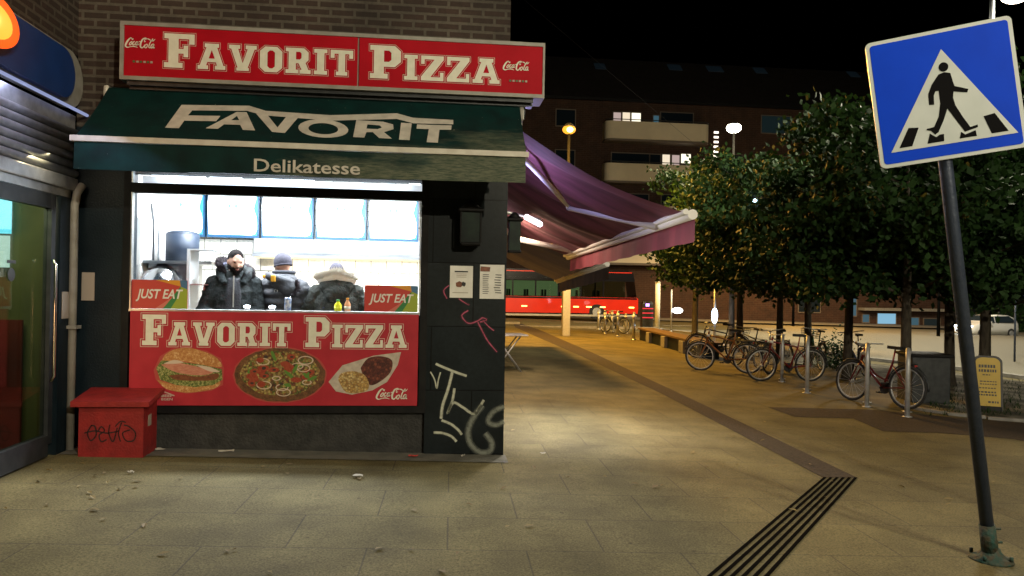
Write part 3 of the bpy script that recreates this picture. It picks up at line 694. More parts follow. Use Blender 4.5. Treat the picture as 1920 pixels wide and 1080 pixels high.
b = MB(); b.box((qx, F-.14, qz-.01), (.172, .132, .29)); b.build('lantern_glass', mat('lantern_glass', (.006, .012, .012), (.012, .028, .02), scale=8, rough=.5, spec=.2), t)
t = thing('wall_lantern', 'dark unlit wall lantern on the side wall just round the pillar edge', 'lantern', (CX, 8.0, 2.0))
b = MB(); b.bb((CX+.002, 7.92, 1.95), (CX+.06, 8.08, 2.4)); b.box((CX+.15, 8.0, 2.36), (.17, .19, .03), bev=.01); b.lathe([(.085, 0), (.02, .07)], (CX+.15, 8.0, 2.375), 8); b.box((CX+.15, 8.0, 2.02), (.14, .16, .03), bev=.01)
b.build('lantern_body', 'black_frame', t); b = MB(); b.box((CX+.15, 8, 2.19), (.12, .14, .31)); b.build('lantern_glass', 'lantern_glass', t)

# ---- red grit box with scrawl
gx0, gx1 = onY(146, 858, 6.92).x, onY(268, 858, 6.92).x
gz0 = gz(-2.6)
t = thing('grit_box', 'red wooden storage box with black scrawl and sloping lid against the dark wall', 'box', ((gx0+gx1)/2, 7.1, gz0))
mat('red_box', (.30, .018, .018), (.17, .010, .012), scale=9, lo=.3, hi=.75, rough=.55, bump=.25, bscale=50)
b = MB(); b.bb((gx0, 6.92, gz0), (gx1, 7.24, gz0+.47)); b.build('box_body', 'red_box', t)
b = MB(); b.add([(gx0-.05, 6.87, gz0+.455), (gx1+.06, 6.87, gz0+.455), (gx1+.06, 7.27, gz0+.53), (gx0-.05, 7.27, gz0+.53), (gx0-.05, 6.87, gz0+.50), (gx1+.06, 6.87, gz0+.50), (gx1+.06, 7.27, gz0+.575), (gx0-.05, 7.27, gz0+.575)], [(0, 1, 2, 3), (4, 5, 6, 7), (0, 1, 5, 4), (1, 2, 6, 5), (2, 3, 7, 6), (3, 0, 4, 7)])
b.build('lid', 'red_box', t)
g = MB(); GY = 6.9185; f = lambda u, v: onY(u, v, GY)
for pts, wd in (([(172, 797), (164, 812), (170, 826), (180, 816), (178, 800), (170, 798)], 3.2), ([(158, 812), (178, 808), (200, 812), (224, 808)], 2.8), ([(184, 808), (190, 800), (196, 808), (186, 816), (190, 828), (200, 824)], 3), ([(206, 796), (204, 812), (212, 828), (220, 802)], 3), ([(228, 792), (222, 812), (226, 828)], 3), ([(232, 797), (242, 800), (254, 812), (250, 826), (236, 826), (230, 812), (244, 806)], 3), ([(216, 800), (226, 790), (236, 792)], 2.6)): px2(g, pts, wd, f)
g.build('scrawl', 'marker_black', t)
g = MB(); GXs = gx1+.002; g.bb((gx1, 7.02, gz0+.26), (GXs, 7.10, gz0+.36)); g.build('label', 'tiny_grey', t)
# ============================================================ INSIDE THE SHOP
FLZ, CLZ, BK = .20, 2.98, 9.9
RX0, RX1 = -3.2, .55
b = MB(); b.bb((RX0, BK, -.1), (RX1, BK+.1, CLZ)); b.build('tiled_wall', 'wall_tile', bld)
mat('inner_white', (.78, .78, .74), rough=.45)
b = MB(); b.bb((RX0-.05, F+.3, -.1), (RX0, BK, CLZ)); b.bb((RX1, F+.3, -.1), (RX1+.05, BK, CLZ)); b.build('inner_wall', 'inner_white', bld)
b = MB(); b.bb((RX0, F+.3, CLZ), (RX1, BK+.1, CLZ+.05)); b.build('ceiling', 'inner_white', bld)
b = MB(); b.bb((RX0, F+.3, FLZ-.05), (RX1, BK, FLZ)); b.build('floor', 'kerb', bld)
emis('tube_light', (.82, .92, 1.0), 14); emis('strip_light', (.75, .88, 1.0), 9)
for i, (x, y, lab) in enumerate(((-2.25, 8.3, 'flat white ceiling light over the left end of the shop'), (-1.1, 8.3, 'flat white ceiling light over the middle of the shop'), (-.1, 8.3, 'flat white ceiling light over the right end of the shop'))):
    t = thing('ceiling_light', lab, 'ceiling light', (x, y, CLZ), group='ceiling lights in the pizza shop')
    b = MB(); b.box((x, y, CLZ-.03), (.7, .34, .055), bev=.01); b.build('housing', 'white_lac', t)
    b = MB(); b.box((x, y, CLZ-.062), (.64, .28, .01)); b.build('diffuser', 'tube_light', t)
    lamp('AREA', 'lamp_light', (x, y, CLZ-.09), 100, (.90, .95, 1.0), .62, t, (0, 0, -1), .27)
# light strip just inside the glass head and transom
t = thing('window_light', 'bright bluish light tube running behind the head of the shop window', 'strip light', (-1.5, F+.4, 2.66))
b = MB(); b.box((-1.45, F+.36, 2.72), (2.6, .10, .06), bev=.01); b.build('housing', 'white_lac', t)
b = MB()
b.bb((-2.77, F+.33, 2.645), (-.13, F+.39, 2.655))
for a, c in ((-2.75, -2.25), (-2.2, -1.9), (-1.75, -1.2), (-.25, -.14)): b.cyl((a, F+.36, 2.665), (c, F+.36, 2.665), .022, n=10)
b.build('tube', 'strip_light', t)
b = MB(); b.bb((X0, F+.25, 2.56), (X1, F+.30, 2.645)); mat('cool_white', (.8, .84, .88), rough=.3); b.build('transom_backing', mat('backing_glow', (.8, .84, .88), rough=.3, emit=(.85, .93, 1), es=.75), t)  # glow put into the backing panel to whiten the transom
lamp('AREA', 'lamp_light', (-1.45, F+.42, 2.60), 80, (.78, .90, 1.0), 2.4, t, (0, .8, -.7), .08)  # fill light added, aimed inward to brighten the people
lamp('AREA', 'lamp_light', (-1.45, F+.20, 2.64), 3, (.72, .86, 1.0), 2.4, t, (0, .6, -.5), .05)
# five lit menu screens
emis('screen_lit', (.86, .97, 1.0), 3.2); emis('screen_cyan', (.05, .62, 1.0), 1.6); emis('screen_pict', (.45, .85, .9), 1.2)
sxs = [(282, 384), (388, 486), (490, 588), (592, 687), (691, 785)]
for i, (a, c) in enumerate(sxs):
    YB = BK-.12; p = onY(a, 455, YB); q = onY(c, 380, YB); z0, z1 = 2.24, 2.80; x0, x1 = p.x+.01, q.x-.01
    t = thing('menu_screen', ['first lit menu screen from the left, above the steel drum', 'second lit menu screen from the left, above the bearded man', 'third lit menu screen from the left, above the man in the beanie', 'fourth lit menu screen from the left, above the man with the pale hood', 'last lit menu screen on the right, next to the window frame'][i], 'screen', ((x0+x1)/2, YB, z0), group='lit menu screens above the counter')
    b = MB(); b.bb((x0-.012, YB, z0-.03), (x1+.012, YB+.10, z1+.03)); b.build('screen_case', 'screen_case' if 'screen_case' in M else mat('screen_case', (.02, .10, .22), rough=.3), t)
    b = MB(); b.bb((x0+.008, YB-.006, z0), (x1-.008, YB-.001, z1)); b.build('display', 'screen_cyan', t)
    b = MB(); f = lambda u, v: Vector((x0+.012+u*(x1-x0-.024), YB-.008, z0+.006+v*(z1-z0-.012)))
    b.poly([smooth_pts([(.0, .0), (.62, .0), (.97, .03), (.99, .4), (.93, .62), (.97, .96), (.55, 1), (.0, 1), (0, 0)], 3)], f); b.build('bright_page', 'screen_lit', t)
    b = MB(); b.poly([ell(.42, .66, .03, .05, 8)], lambda u, v: f(u, v)-Vector((0, .002, 0))); b.poly([ell(.56, .66, .03, .05, 8)], lambda u, v: f(u, v)-Vector((0, .002, 0))); b.build('menu_print', 'screen_pict', t)
# hood, counter
hx0 = onY(470, 470, 9.5).x
t = thing('range_hood', 'long brushed steel extractor hood along the tiled back wall', 'extractor hood', (-.8, 9.5, 2.0))
b = MB(); b.bb((hx0, 9.66, 2.03), (RX1-.01, BK-.002, 2.20)); b.add([(hx0, 9.66, 2.03), (RX1-.01, 9.66, 2.03), (RX1-.01, 9.58, 1.995), (hx0, 9.58, 1.995), (hx0, 9.66, 1.97), (RX1-.01, 9.66, 1.97), (RX1-.01, 9.58, 1.97), (hx0, 9.58, 1.97)], [(0, 1, 2, 3), (4, 5, 6, 7), (0, 3, 7, 4), (1, 2, 6, 5), (3, 2, 6, 7)])
b.build('hood_body', 'steel', t)
b = MB()
for k in range(1, 5): x = hx0+(RX1-hx0)*k/5; b.bb((x-.003, 9.655, 2.035), (x+.003, 9.659, 2.195))
b.build('seam', 'dark_metal', t)
lamp('AREA', 'hood_light', (-.85, 9.7, 1.95), 26, (1, .92, .72), 2.2, t, (0, .15, -1), .12)
b = MB(); b.bb((hx0, 9.70, 1.955), (RX1-.02, 9.80, 1.975)); b.build('hood_strip', emis('hood_glow', (1, .88, .55), 1.5) and 'hood_glow', t)
t = thing('back_counter', 'steel work counter with shelf along the tiled back wall', 'counter', (-1.0, 9.5, FLZ))
b = MB(); b.bb((-2.2, 9.2, 1.08), (RX1-.01, BK-.002, 1.12)); b.build('counter_top', 'steel', t)
b = MB(); b.bb((-2.2, 9.25, FLZ), (RX1-.01, BK-.01, 1.079)); b.build('cabinet', 'inner_white', t)
t = thing('serving_counter', 'serving counter with pale top running behind the window sill', 'counter', (-1.4, 7.6, FLZ))
b = MB(); b.bb((X0-.1, F+.31, FLZ), (X1+.1, F+.36, ZS-.12)); b.build('counter_body', 'inner_white', t)
b = MB(); b.bb((X0-.1, F+.305, ZS-.119), (X1+.1, F+.44, ZS-.10)); b.build('counter_top', 'steel', t)
# grill unit at left
def onYx(px, Y): return onY(px, 500, Y).x
t = thing('kebab_grill', 'tall steel grill unit with dark drum cover at the left end of the shop', 'grill', (onYx(318, 8.3), 8.4, FLZ))
xa_, xb_, xc_ = onYx(278, 8.2), onYx(300, 8.2), onYx(350, 8.2)
b = MB(); b.bb((xa_, 8.2, FLZ), (xc_, 8.75, 1.82)); b.build('cabinet', 'steel', t)
b = MB(); b.cyl(((xb_+xc_)/2+.01, 8.45, 1.84), ((xb_+xc_)/2+.01, 8.45, 2.15), .17, .17, 28); b.sph(((xb_+xc_)/2+.01, 8.45, 2.15), (.17, .17, .04), 28, 6); b.build('drum_cover', mat('drum', (.012, .02, .035), rough=.5, spec=.3), t)
b = MB(); b.lathe([(.26, 0), (.25, .35), (.18, .52), (.05, .6)], (xa_+.14, 8.22, 1.22), 24); b.build('chrome_panel', 'chrome', t)
b = MB(); b.bb((xa_-.02, 8.1, 1.82), (xc_+.28, 8.7, 1.85)); b.build('shelf', 'steel', t)
b = MB(); b.tube([(xa_+.03, 8.25, 1.85), (xa_+.03, 8.25, 2.25), (xa_+.0, 8.25, 2.45)], .012); b.tube([(xa_+.10, 8.2, 1.2), (xa_+.10, 8.2, 2.2)], .009); b.build('pipe', 'dark_metal', t)
b = MB()
for k in range(8): b.box((xc_+.06+.022*k, 8.4+.01*(k % 3), 1.85+.07), (.014, .08, .14-.02*(k % 2)), .2)
tag(b.build('paper_bags', 'inner_white', t), kind='stuff')
t = thing('fridge', 'white upright fridge behind the left edge of the shop window', 'fridge', (onYx(260, 8.2), 8.3, FLZ))
b = MB(); b.bb((RX0+.01, 8.1, FLZ), (xa_-.03, 8.7, 2.30), .02); b.build('fridge_body', 'white_lac', t)
b = MB(); b.bb((xa_-.075, 8.06, 1.2), (xa_-.055, 8.085, 1.8)); b.build('handle', 'steel', t)
# glass display edge left of bearded man
t = thing('display_case', 'glass fronted display case glowing bluish left of the bearded man', 'display case', (onYx(378, 7.85), 7.9, ZS-.10))
dx0, dx1 = onYx(352, 7.85), onYx(402, 7.85)
b = MB(); b.bb((dx0, 7.82, FLZ), (dx0+.03, 8.12, 1.95)); b.bb((dx0, 7.82, 1.952), (dx1, 8.12, 1.965)); b.build('case_frame', 'cool_white', t)
b = MB(); b.bb((dx0+.03, 7.83, ZS-.1), (dx1-.03, 8.1, ZS-.08)); b.bb((dx0+.03, 7.83, 1.6), (dx1-.06, 8.1, 1.61)); b.build('shelf', 'steel', t)
# bottles and cans on the sill
mat('juice_y', (.75, .80, .03), rough=.2, emit=(.75, .80, .03), es=.0); mat('juice_o', (.85, .42, .22), rough=.2); mat('cap_g', (.05, .35, .05), rough=.4); mat('cap_o', (.85, .38, .03), rough=.4)
mat('can_a', (.65, .68, .72), (.10, .18, .40), scale=30, rough=.25, metal=.3); mat('sauce', (.60, .25, .04), rough=.3); mat('label_l', (.75, .72, .6), rough=.5)
def bottle(px, Yb, zb, h, r, body, cap, lab, lmat='label_l', grp='bottles and can behind the sill'):
    x = onYx(px, Yb); t = thing('bottle', lab, 'bottle', (x, Yb, zb), group=grp)
    b = MB(); b.lathe([(r*.9, 0), (r, .01), (r, h*.45), (r*.92, h*.55), (r*.45, h*.75), (r*.36, h*.84)], (x, Yb, zb), 18); b.build('bottle_body', body, t)
    b = MB(); b.lathe([(r*.42, 0), (r*.42, h*.13)], (x, Yb, zb+h*.84), 14); b.build('cap', cap, t)
    b = MB(); b.lathe([(r*1.02, 0), (r*1.02, h*.22)], (x, Yb, zb+h*.14), 18); b.build('label', lmat, t)
bottle(635, F+.13, ZS, .115, .036, 'juice_y', 'cap_g', 'small bottle of yellow juice with a green cap on the window sill', 'juice_y')
bottle(653, F+.13, ZS, .135, .030, 'juice_o', 'cap_o', 'small bottle of pink orange juice with an orange cap on the window sill')
bottle(574, 9.35, 1.12, .42, .062, 'sauce', 'black', 'left one of two orange sauce bottles on the back counter', grp='sauce bottles on the back counter')
bottle(590, 9.35, 1.12, .42, .062, 'sauce', 'black', 'right one of two orange sauce bottles on the back counter', grp='sauce bottles on the back counter')
x = onYx(541, F+.13); t = thing('drink_can', 'blue and white drink can on the sill before the beanie man', 'can', (x, F+.13, ZS))
b = MB(); b.lathe([(.028, 0), (.033, .008), (.033, .115), (.027, .125)], (x, F+.13, ZS), 20); b.build('can_body', 'can_a', t)
b = MB(); b.lathe([(.026, 0), (.026, .003)], (x, F+.13, ZS+.125), 16); b.box((x, F+.125, ZS+.131), (.012, .02, .003)); b.build('lid', 'chrome', t)
# small puck glows added at the sill, standing for reflections of lights
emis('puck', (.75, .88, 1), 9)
for px, lab in ((466, 'small glow added for a reflection on the sill in front of the bearded man'), (513, 'small glow added for a reflection on the sill left of the drink can')):
    x = onYx(px, F+.19); t = thing('sill_glow', lab, 'lamp', (x, F+.19, ZS-.0), group='small added glows on the sill')
    b = MB(); b.lathe([(.028, 0), (.032, .012), (.028, .02)], (x, F+.16, ZS), 16); b.build('glow_base', 'chrome', t)
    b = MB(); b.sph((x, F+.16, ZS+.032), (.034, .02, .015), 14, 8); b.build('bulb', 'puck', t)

# ============================================================ PEOPLE
from mathutils import noise as mnoise
def remesh(mb, voxel, smooth=3, name='r'):
    me = bpy.data.meshes.new(name); me.from_pydata(mb.v, [], mb.f); bm = bmesh.new(); bm.from_mesh(me); bmesh.ops.recalc_face_normals(bm, faces=bm.faces[:]); bm.to_mesh(me); bm.free()
    o = bpy.data.objects.new(name, me); COL.objects.link(o)
    m = o.modifiers.new('r', 'REMESH'); m.mode = 'VOXEL'; m.voxel_size = voxel
    s = o.modifiers.new('s', 'SMOOTH'); s.iterations = smooth; s.factor = .5
    bpy.context.view_layer.update(); dg = bpy.context.evaluated_depsgraph_get()
    out = bpy.data.meshes.new_from_object(o.evaluated_get(dg), depsgraph=dg); bpy.data.objects.remove(o)
    return out
def put(me, name, mats, parent, face_mat=None):
    for m in mats: me.materials.append(M[m])
    me.polygons.foreach_set('use_smooth', [True]*len(me.polygons))
    if face_mat:
        for p in me.polygons: p.material_index = face_mat(p.center)
    me.update(); o = bpy.data.objects.new(name, me); COL.objects.link(o); o.parent = parent; return o
mat('skin', (.56, .33, .24), (.50, .28, .20), scale=30, rough=.5); mat('hair', (.006, .005, .005), (.014, .011, .010), scale=90, rough=.9, spec=.1, bump=.4, bscale=200)
mat('eye', (.02, .015, .015), rough=.15); mat('lip', (.30, .12, .10), rough=.4)
mat('parka_a', (.020, .025, .026), (.034, .039, .040), scale=12, rough=.85, bump=.6, bscale=45, spec=.15)
mat('parka_b', (.028, .031, .037), (.046, .048, .055), scale=10, rough=.6, bump=.4, bscale=45, spec=.3)
mat('parka_c', (.036, .040, .036), (.058, .061, .055), scale=12, rough=.85, bump=.6, bscale=45, spec=.15)
mat('hood_line', (.03, .035, .07), rough=.7); mat('fur_dark', (.022, .017, .022), (.06, .045, .052), scale=40, rough=.9); mat('fur_pale', (.92, .86, .74), (.96, .93, .86), scale=30, rough=.95)
mat('trousers', (.02, .022, .03), rough=.8); mat('beanie', (.030, .028, .042), (.045, .042, .058), scale=60, rough=.9, bump=.5, bscale=120); mat('yellow_cloth', (.55, .27, .01), rough=.6); mat('patch_red', (.45, .12, .12), rough=.5); mat('sweater', (.025, .025, .03), rough=.85, bump=.5, bscale=80)
def loft(mb, secs, n=28, ripple=0, freq=0):
    vs = []
    for (z, rx, ry, cx, cy) in secs:
        for j in range(n):
            a = 2*math.pi*j/n; vs.append((cx+rx*math.cos(a), cy+ry*math.sin(a), z))
    k = len(secs); fs = [(i*n+j, i*n+(j+1) % n, (i+1)*n+(j+1) % n, (i+1)*n+j) for i in range(k-1) for j in range(n)]
    fs += [list(range(n))[::-1], [(k-1)*n+j for j in range(n)]]; mb.add(vs, fs, True)
def lerp_secs(secs, step=.02, amp=0, per=.11):
    out = []; z = secs[0][0]
    while z <= secs[-1][0]:
        for a, c in zip(secs[:-1], secs[1:]):
            if a[0] <= z <= c[0]+1e-6:
                t = (z-a[0])/(c[0]-a[0]); t2 = t*t*(3-2*t); s = [a[i]+(c[i]-a[i])*t2 for i in range(5)]; break
        q = amp*abs(math.sin(math.pi*z/per)); out.append((z, s[1]+q, s[2]+q, s[3], s[4])); z += step
    return out
def hand(mb, wrist, dirv, side):
    d = Vector(dirv).normalized(); s = Vector(side).normalized(); u = d.cross(s)
    w_ = Vector(wrist); mb.tube([w_, w_+d*.05, w_+d*.09], [.027, .040, .036], 10)
    for k, (o, L_) in enumerate(((-.030, .066), (-.010, .078), (.010, .073), (.028, .058))):
        p = w_+d*.088+s*o; mb.tube([p, p+d*L_*.45+u*.004, p+d*L_*.8+u*.016, p+d*L_*.95+u*.026], [.0095, .009, .008, .006], 8)
    p = w_+d*.025-s*.032; mb.tube([p, p-s*.025+d*.025, p-s*.032+d*.058+u*.008], [.012, .0105, .008], 8)
def make_person(name_label, x, y, rz, hy, hp, arms, jacket, jm, hairfn, hoodfn, height=1.0, extra=None):
    """local frame: faces -Y, z up from the floor; hy,hp turn the head about the neck."""
    t = thing('person', name_label, 'person', (x, y, FLZ), rz); t.scale = (height,)*3
    HM = Matrix.Translation((0, .0, 1.50)) @ Matrix.Rotation(hy, 4, 'Z') @ Matrix.Rotation(hp, 4, 'X')
    mb = MB()
    for s in (-1, 1):   # legs and shoes
        mb.tube([(s*.10, .0, .90), (s*.105, -.01, .50), (s*.11, .01, .10)], [.095, .062, .045], 14)
        mb.sph((s*.11, -.05, .045), (.048, .13, .045), 14, 8)
    loft(mb, lerp_secs([(.82, .16, .11, 0, 0), (.95, .175, .115, 0, 0), (1.10, .145, .10, 0, 0), (1.32, .175, .115, 0, 0), (1.44, .165, .09, 0, .01), (1.52, .06, .06, 0, .01)], .04))
    mb.tube([(0, .01, 1.44), (0, -.005, 1.60)], [.062, .055], 16)
    for s, (e, w_) in zip((-1, 1), arms):
        mb.tube([(s*.17, .01, 1.42), e, w_], [.052, .040, .028], 12)
        dv = (Vector(w_)-Vector(e)); hand(mb, w_, dv, Vector((0, 0, 1)).cross(dv) if s > 0 else dv.cross(Vector((0, 0, 1))))
    def hfn(q, d):      # skull narrowing to the chin
        if q.z < 0: k = 1-.38*(min(1, -q.z/.115))**1.6; q = Vector((q.x*k, q.y*(k+.08), q.z))
        return q
    H = lambda p: HM @ Vector(p)
    hm3 = HM.to_3x3()
    mb.sph(H((0, -.005, .155)), (.076, .096, .118), 28, 20, hfn, hm3)
    mb.sph(H((0, -.075, .075)), (.030, .022, .022), 12, 8, None, hm3)         # chin
    mb.add([H(p) for p in ((-.013, -.086, .165), (.013, -.086, .165), (.019, -.098, .118), (-.019, -.098, .118), (0, -.124, .122), (0, -.096, .172))], [(0, 1, 5), (1, 2, 4, 5), (0, 5, 4, 3), (3, 4, 2), (0, 3, 2, 1)])
    for s in (-1, 1):
        mb.sph(H((s*.030, -.090, .180)), (.022, .010, .008), 10, 6, None, hm3)   # brow
        mb.sph(H((s*.077, .005, .145)), (.010, .018, .030), 10, 8, None, hm3)    # ear
        mb.sph(H((s*.040, -.070, .125)), (.020, .020, .018), 10, 6, None, hm3)   # cheek
    mb.sph(H((0, -.096, .095)), (.024, .009, .009), 10, 6, None, hm3)
    me = remesh(mb, .0085, 2)
    eyes = [H((s*.030, -.090, .160)) for s in (-1, 1)]; mouth = H((0, -.103, .095)); Hi = HM.inverted()
    def fm(c):
        l = Hi @ c
        if l.y < -.06 and any(abs(l.x-s*.030) < .011 and abs(l.z-.162) < .0045 for s in (-1, 1)): return 1
        if l.y < -.085 and abs(l.x) < .022 and abs(l.z-.095) < .008: return 2
        return 0
    put(me, 'body', ['skin', 'eye', 'lip'], t, fm)
    mb = MB()
    for s in (-1, 1): mb.tube([(s*.10, .0, .93), (s*.105, -.01, .50), (s*.112, .01, .09)], [.110, .085, .068], 16)
    loft(mb, lerp_secs([(.80, .17, .12, 0, 0), (1.02, .175, .12, 0, 0)], .04)); put(remesh(mb, .015, 2), 'trousers', ['trousers'], t)
    # jacket
    mb = MB(); amp = jacket.get('quilt', 0)
    W = jacket.get('w', 1); loft(mb, lerp_secs([(.72, .235*W, .175, 0, 0), (.95, .235*W, .180, 0, 0), (1.15, .225*W, .175, 0, 0), (1.33, .235*W, .165, 0, .01), (1.43, .215*W, .135, 0, .015), (1.50, .15, .11, 0, .02), (1.56, .088, .085, 0, .01)], .0125, amp, .10), 36)
    for s, (e, w_) in zip((-1, 1), arms):
        A = Vector((s*.185*W, .01, 1.415)); E = Vector(e)+Vector((s*.02, 0, 0)); Wp = Vector(w_); pts = []; rs = []
        for i in range(13): k = i/12; pts.append(A.lerp(E, k)); rs.append(.095-.018*k+amp*abs(math.sin(k*9)))
        for i in range(1, 10): k = i/9; pts.append(E.lerp(Wp, k*.97)); rs.append(.077-.022*k+amp*abs(math.sin(k*7)))
        mb.tube(pts, rs, 16); mb.sph(A, (.105, .10, .095), 16, 10); mb.sph(E, .077, 14, 10)
    me = remesh(mb, .010, 2)
    nrm = [v.normal.copy() for v in me.vertices]
    for v, nv in zip(me.vertices, nrm):
        q = v.co; arm = abs(q.x) > .24
        f = mnoise.noise(Vector((q.x*7, q.y*7, q.z*(22 if arm else 13)))+Vector((x*9, 0, 0)))+.5*mnoise.noise(Vector((q.x*20, q.y*20, q.z*34)))
        v.co = q+nv*f*(.009 if amp == 0 else .006)
    put(me, 'jacket', [jm], t)
    hairfn(t, HM, hm3); hoodfn(t, HM)
    if extra: extra(t, HM)
    return t
def strands(mb, path, count, length, width, out, seed, spread=.5):
    """short fur tufts standing out along a path of points; out(p) gives the outward direction."""
    r = random.Random(seed); n = len(path)
    for _ in range(count):
        k = r.random()*(n-1); i = int(k); p = Vector(path[i]).lerp(Vector(path[min(i+1, n-1)]), k-i)
        o = out(p)+Vector((r.uniform(-1, 1), r.uniform(-1, 1), r.uniform(-1, 1)))*spread; o.normalize()
        a = o.orthogonal().normalized()*width; c = o.cross(a).normalized()*width; L_ = length*r.uniform(.5, 1.2); p = p+Vector((r.uniform(-1, 1), r.uniform(-1, 1), r.uniform(-1, 1)))*.012
        mb.add([p+a, p-a*.5+c, p-a*.5-c, p+o*L_+a*r.uniform(-1, 1)], [(0, 1, 3), (1, 2, 3), (2, 0, 3), (0, 2, 1)], False)
# -- bearded man facing the street, looking down to his left
def hair1(t, HM, hm3):
    H = lambda p: HM @ Vector(p)
    mb = MB(); mb.sph(H((0, .006, .185)), (.080, .098, .096), 24, 16, lambda q, d: Vector((q.x, q.y if q.y > -.055 else -.055-(-.055-q.y)*.85, max(q.z, -.05 if q.y > 0 else .020))), hm3)
    mb.build('hair', 'hair', t, world=False)
    mb = MB()
    for k in range(15):
        a = R(-105+14*k*1.0); x = .068*math.sin(a); y = -.010-.080*math.cos(a) if abs(a) < R(90) else -.01
        mb.sph(H((x, y, .066+.042*abs(math.sin(a)))), (.016, .014, .026), 8, 6, None, hm3)
    mb.sph(H((0, -.072, .052)), (.040, .030, .030), 12, 8, None, hm3); mb.sph(H((0, -.101, .109)), (.024, .006, .0045), 10, 6, None, hm3)
    mb.build('beard', 'hair', t, world=False)
def hood_ring(t, m, rx, ry, z, tilt, thick, furm, seed, cnt, flen, back=0, gap=60, rise=.06):
    path = []
    for i in range(41):
        a = R(-90+gap)+(2*math.pi-2*R(gap))*i/40; path.append(Vector((rx*math.cos(a), ry*math.sin(a)+back, z+math.sin(a)*tilt+rise*abs(math.cos(a))-(.045*math.cos(a) if furm == 'fur_dark' else 0))))
    mb = MB(); mb.tube(path, [thick*(.6+.4*math.sin(math.pi*i/40)) for i in range(41)], 12); mb.build('hood', m, t, world=False)
    c = Vector((0, back, z-.02)); mb = MB(); strands(mb, path, cnt, flen, .007, lambda p: (p-c).normalized()+Vector((0, 0, .6)), seed); 
    o = mb.build('hood_fur', furm, t, world=False)
def hood1(t, HM):
    mb = MB(); mb.sph((0, .085, 1.545), (.15, .085, .10), 22, 12); mb.tube([(-.14, .03, 1.56), (-.13, -.08, 1.50), (-.09, -.14, 1.42)], [.05, .045, .03], 12); mb.tube([(.14, .03, 1.56), (.13, -.08, 1.50), (.09, -.14, 1.42)], [.05, .045, .03], 12); put(remesh(mb, .012, 2), 'hood_back', ['parka_a'], t)
    hood_ring(t, 'hood_line', .125, .125, 1.535, .055, .030, 'fur_dark', 3, 6000, .085, .02, 42, .02)
    mb = MB(); mb.box((0, -.165, 1.20), (.012, .03, .60)); mb.build('zip', 'alu', t, world=False)
    mb = MB(); loft(mb, lerp_secs([(1.0, .07, .02, .0, -.170), (1.3, .075, .02, 0, -.155), (1.50, .055, .03, 0, -.095)], .03), 16); mb.build('sweater', 'sweater', t, world=False)
    mb = MB(); mb.sph((-.285, -.03, 1.37), (.012, .035, .035), 14, 8); mb.build('arm_patch', 'patch_red', t, world=False)
P1 = onY(440, 500, 8.0)
make_person('bearded man in a dark parka with fur trimmed hood, facing the street and looking down', P1.x, 8.0, R(12), R(16), R(14), (((-.27, -.02, 1.14), (-.12, -.24, 1.00)), ((.22, -.06, 1.14), (.04, -.27, .99))), {'w': .96}, 'parka_a', hair1, hood1, 1.0)
# -- man in a beanie seen from behind
def hair2(t, HM, hm3):
    H = lambda p: HM @ Vector(p)
    mb = MB(); mb.sph(H((0, .004, .190)), (.090, .108, .100), 28, 18, lambda q, d: Vector((q.x, q.y, max(q.z, -.052))), hm3)
    pth = [H((.083*math.cos(a), .004+.100*math.sin(a), .150)) for a in [2*math.pi*i/28 for i in range(28)]]; mb.tube(pth, .011, 8, closed=True)
    mb.build('beanie', 'beanie', t, world=False)
def hood2(t, HM):
    path = [Vector((.135*math.cos(a), .10+.10*math.sin(a), 1.50+.04*math.cos(a))) for a in [R(-20)+R(220)*i/30 for i in range(31)]]
    mb = MB(); mb.tube(path, [.028+.020*math.sin(math.pi*i/30) for i in range(31)], 14); mb.sph((-.05, .155, 1.45), (.13, .075, .085), 20, 12); mb.sph((-.10, .17, 1.40), (.09, .06, .08), 20, 12); put(remesh(mb, .012, 3), 'hood', ['parka_b'], t)
    mb = MB(); path = [Vector((.105*math.cos(a), .0+.09*math.sin(a), 1.575)) for a in [2*math.pi*i/24 for i in range(24)]]; mb.tube(path, .022, 8, closed=True); mb.build('collar', 'trousers', t, world=False)
    mb = MB(); mb.box((.140, .175, 1.525), (.060, .03, .040), .5, bev=.012); mb.box((.03, .245, 1.505), (.05, .03, .075), 0, bev=.012); mb.build('collar_tab', 'yellow_cloth', t, world=False)
    mb = MB(); strands(mb, [(-.17, .12, 1.48), (-.20, .16, 1.40), (-.17, .20, 1.34)], 500, .045, .006, lambda p: Vector((-.5, .6, .2)), 5); mb.build('hood_fur', 'fur_dark', t, world=False)
    mb = MB(); path = [Vector((.02+.016*math.cos(a), .186, 1.375+.018*math.sin(a)-(.006 if math.sin(a) < 0 else 0))) for a in [2*math.pi*i/12 for i in range(12)]]; mb.tube(path, .003, 5, closed=True); mb.build('back_mark', 'alu', t, world=False)
P2 = onY(533, 500, 8.15)
make_person('man in a dark beanie and quilted jacket with yellow collar tabs, seen from behind', P2.x, 8.15, R(172), R(52), R(10), (((-.27, -.05, 1.14), (-.20, -.26, 1.05)), ((.27, -.05, 1.14), (.20, -.26, 1.05))), {'w': .93, 'quilt': .024}, 'parka_b', hair2, hood2, .985)
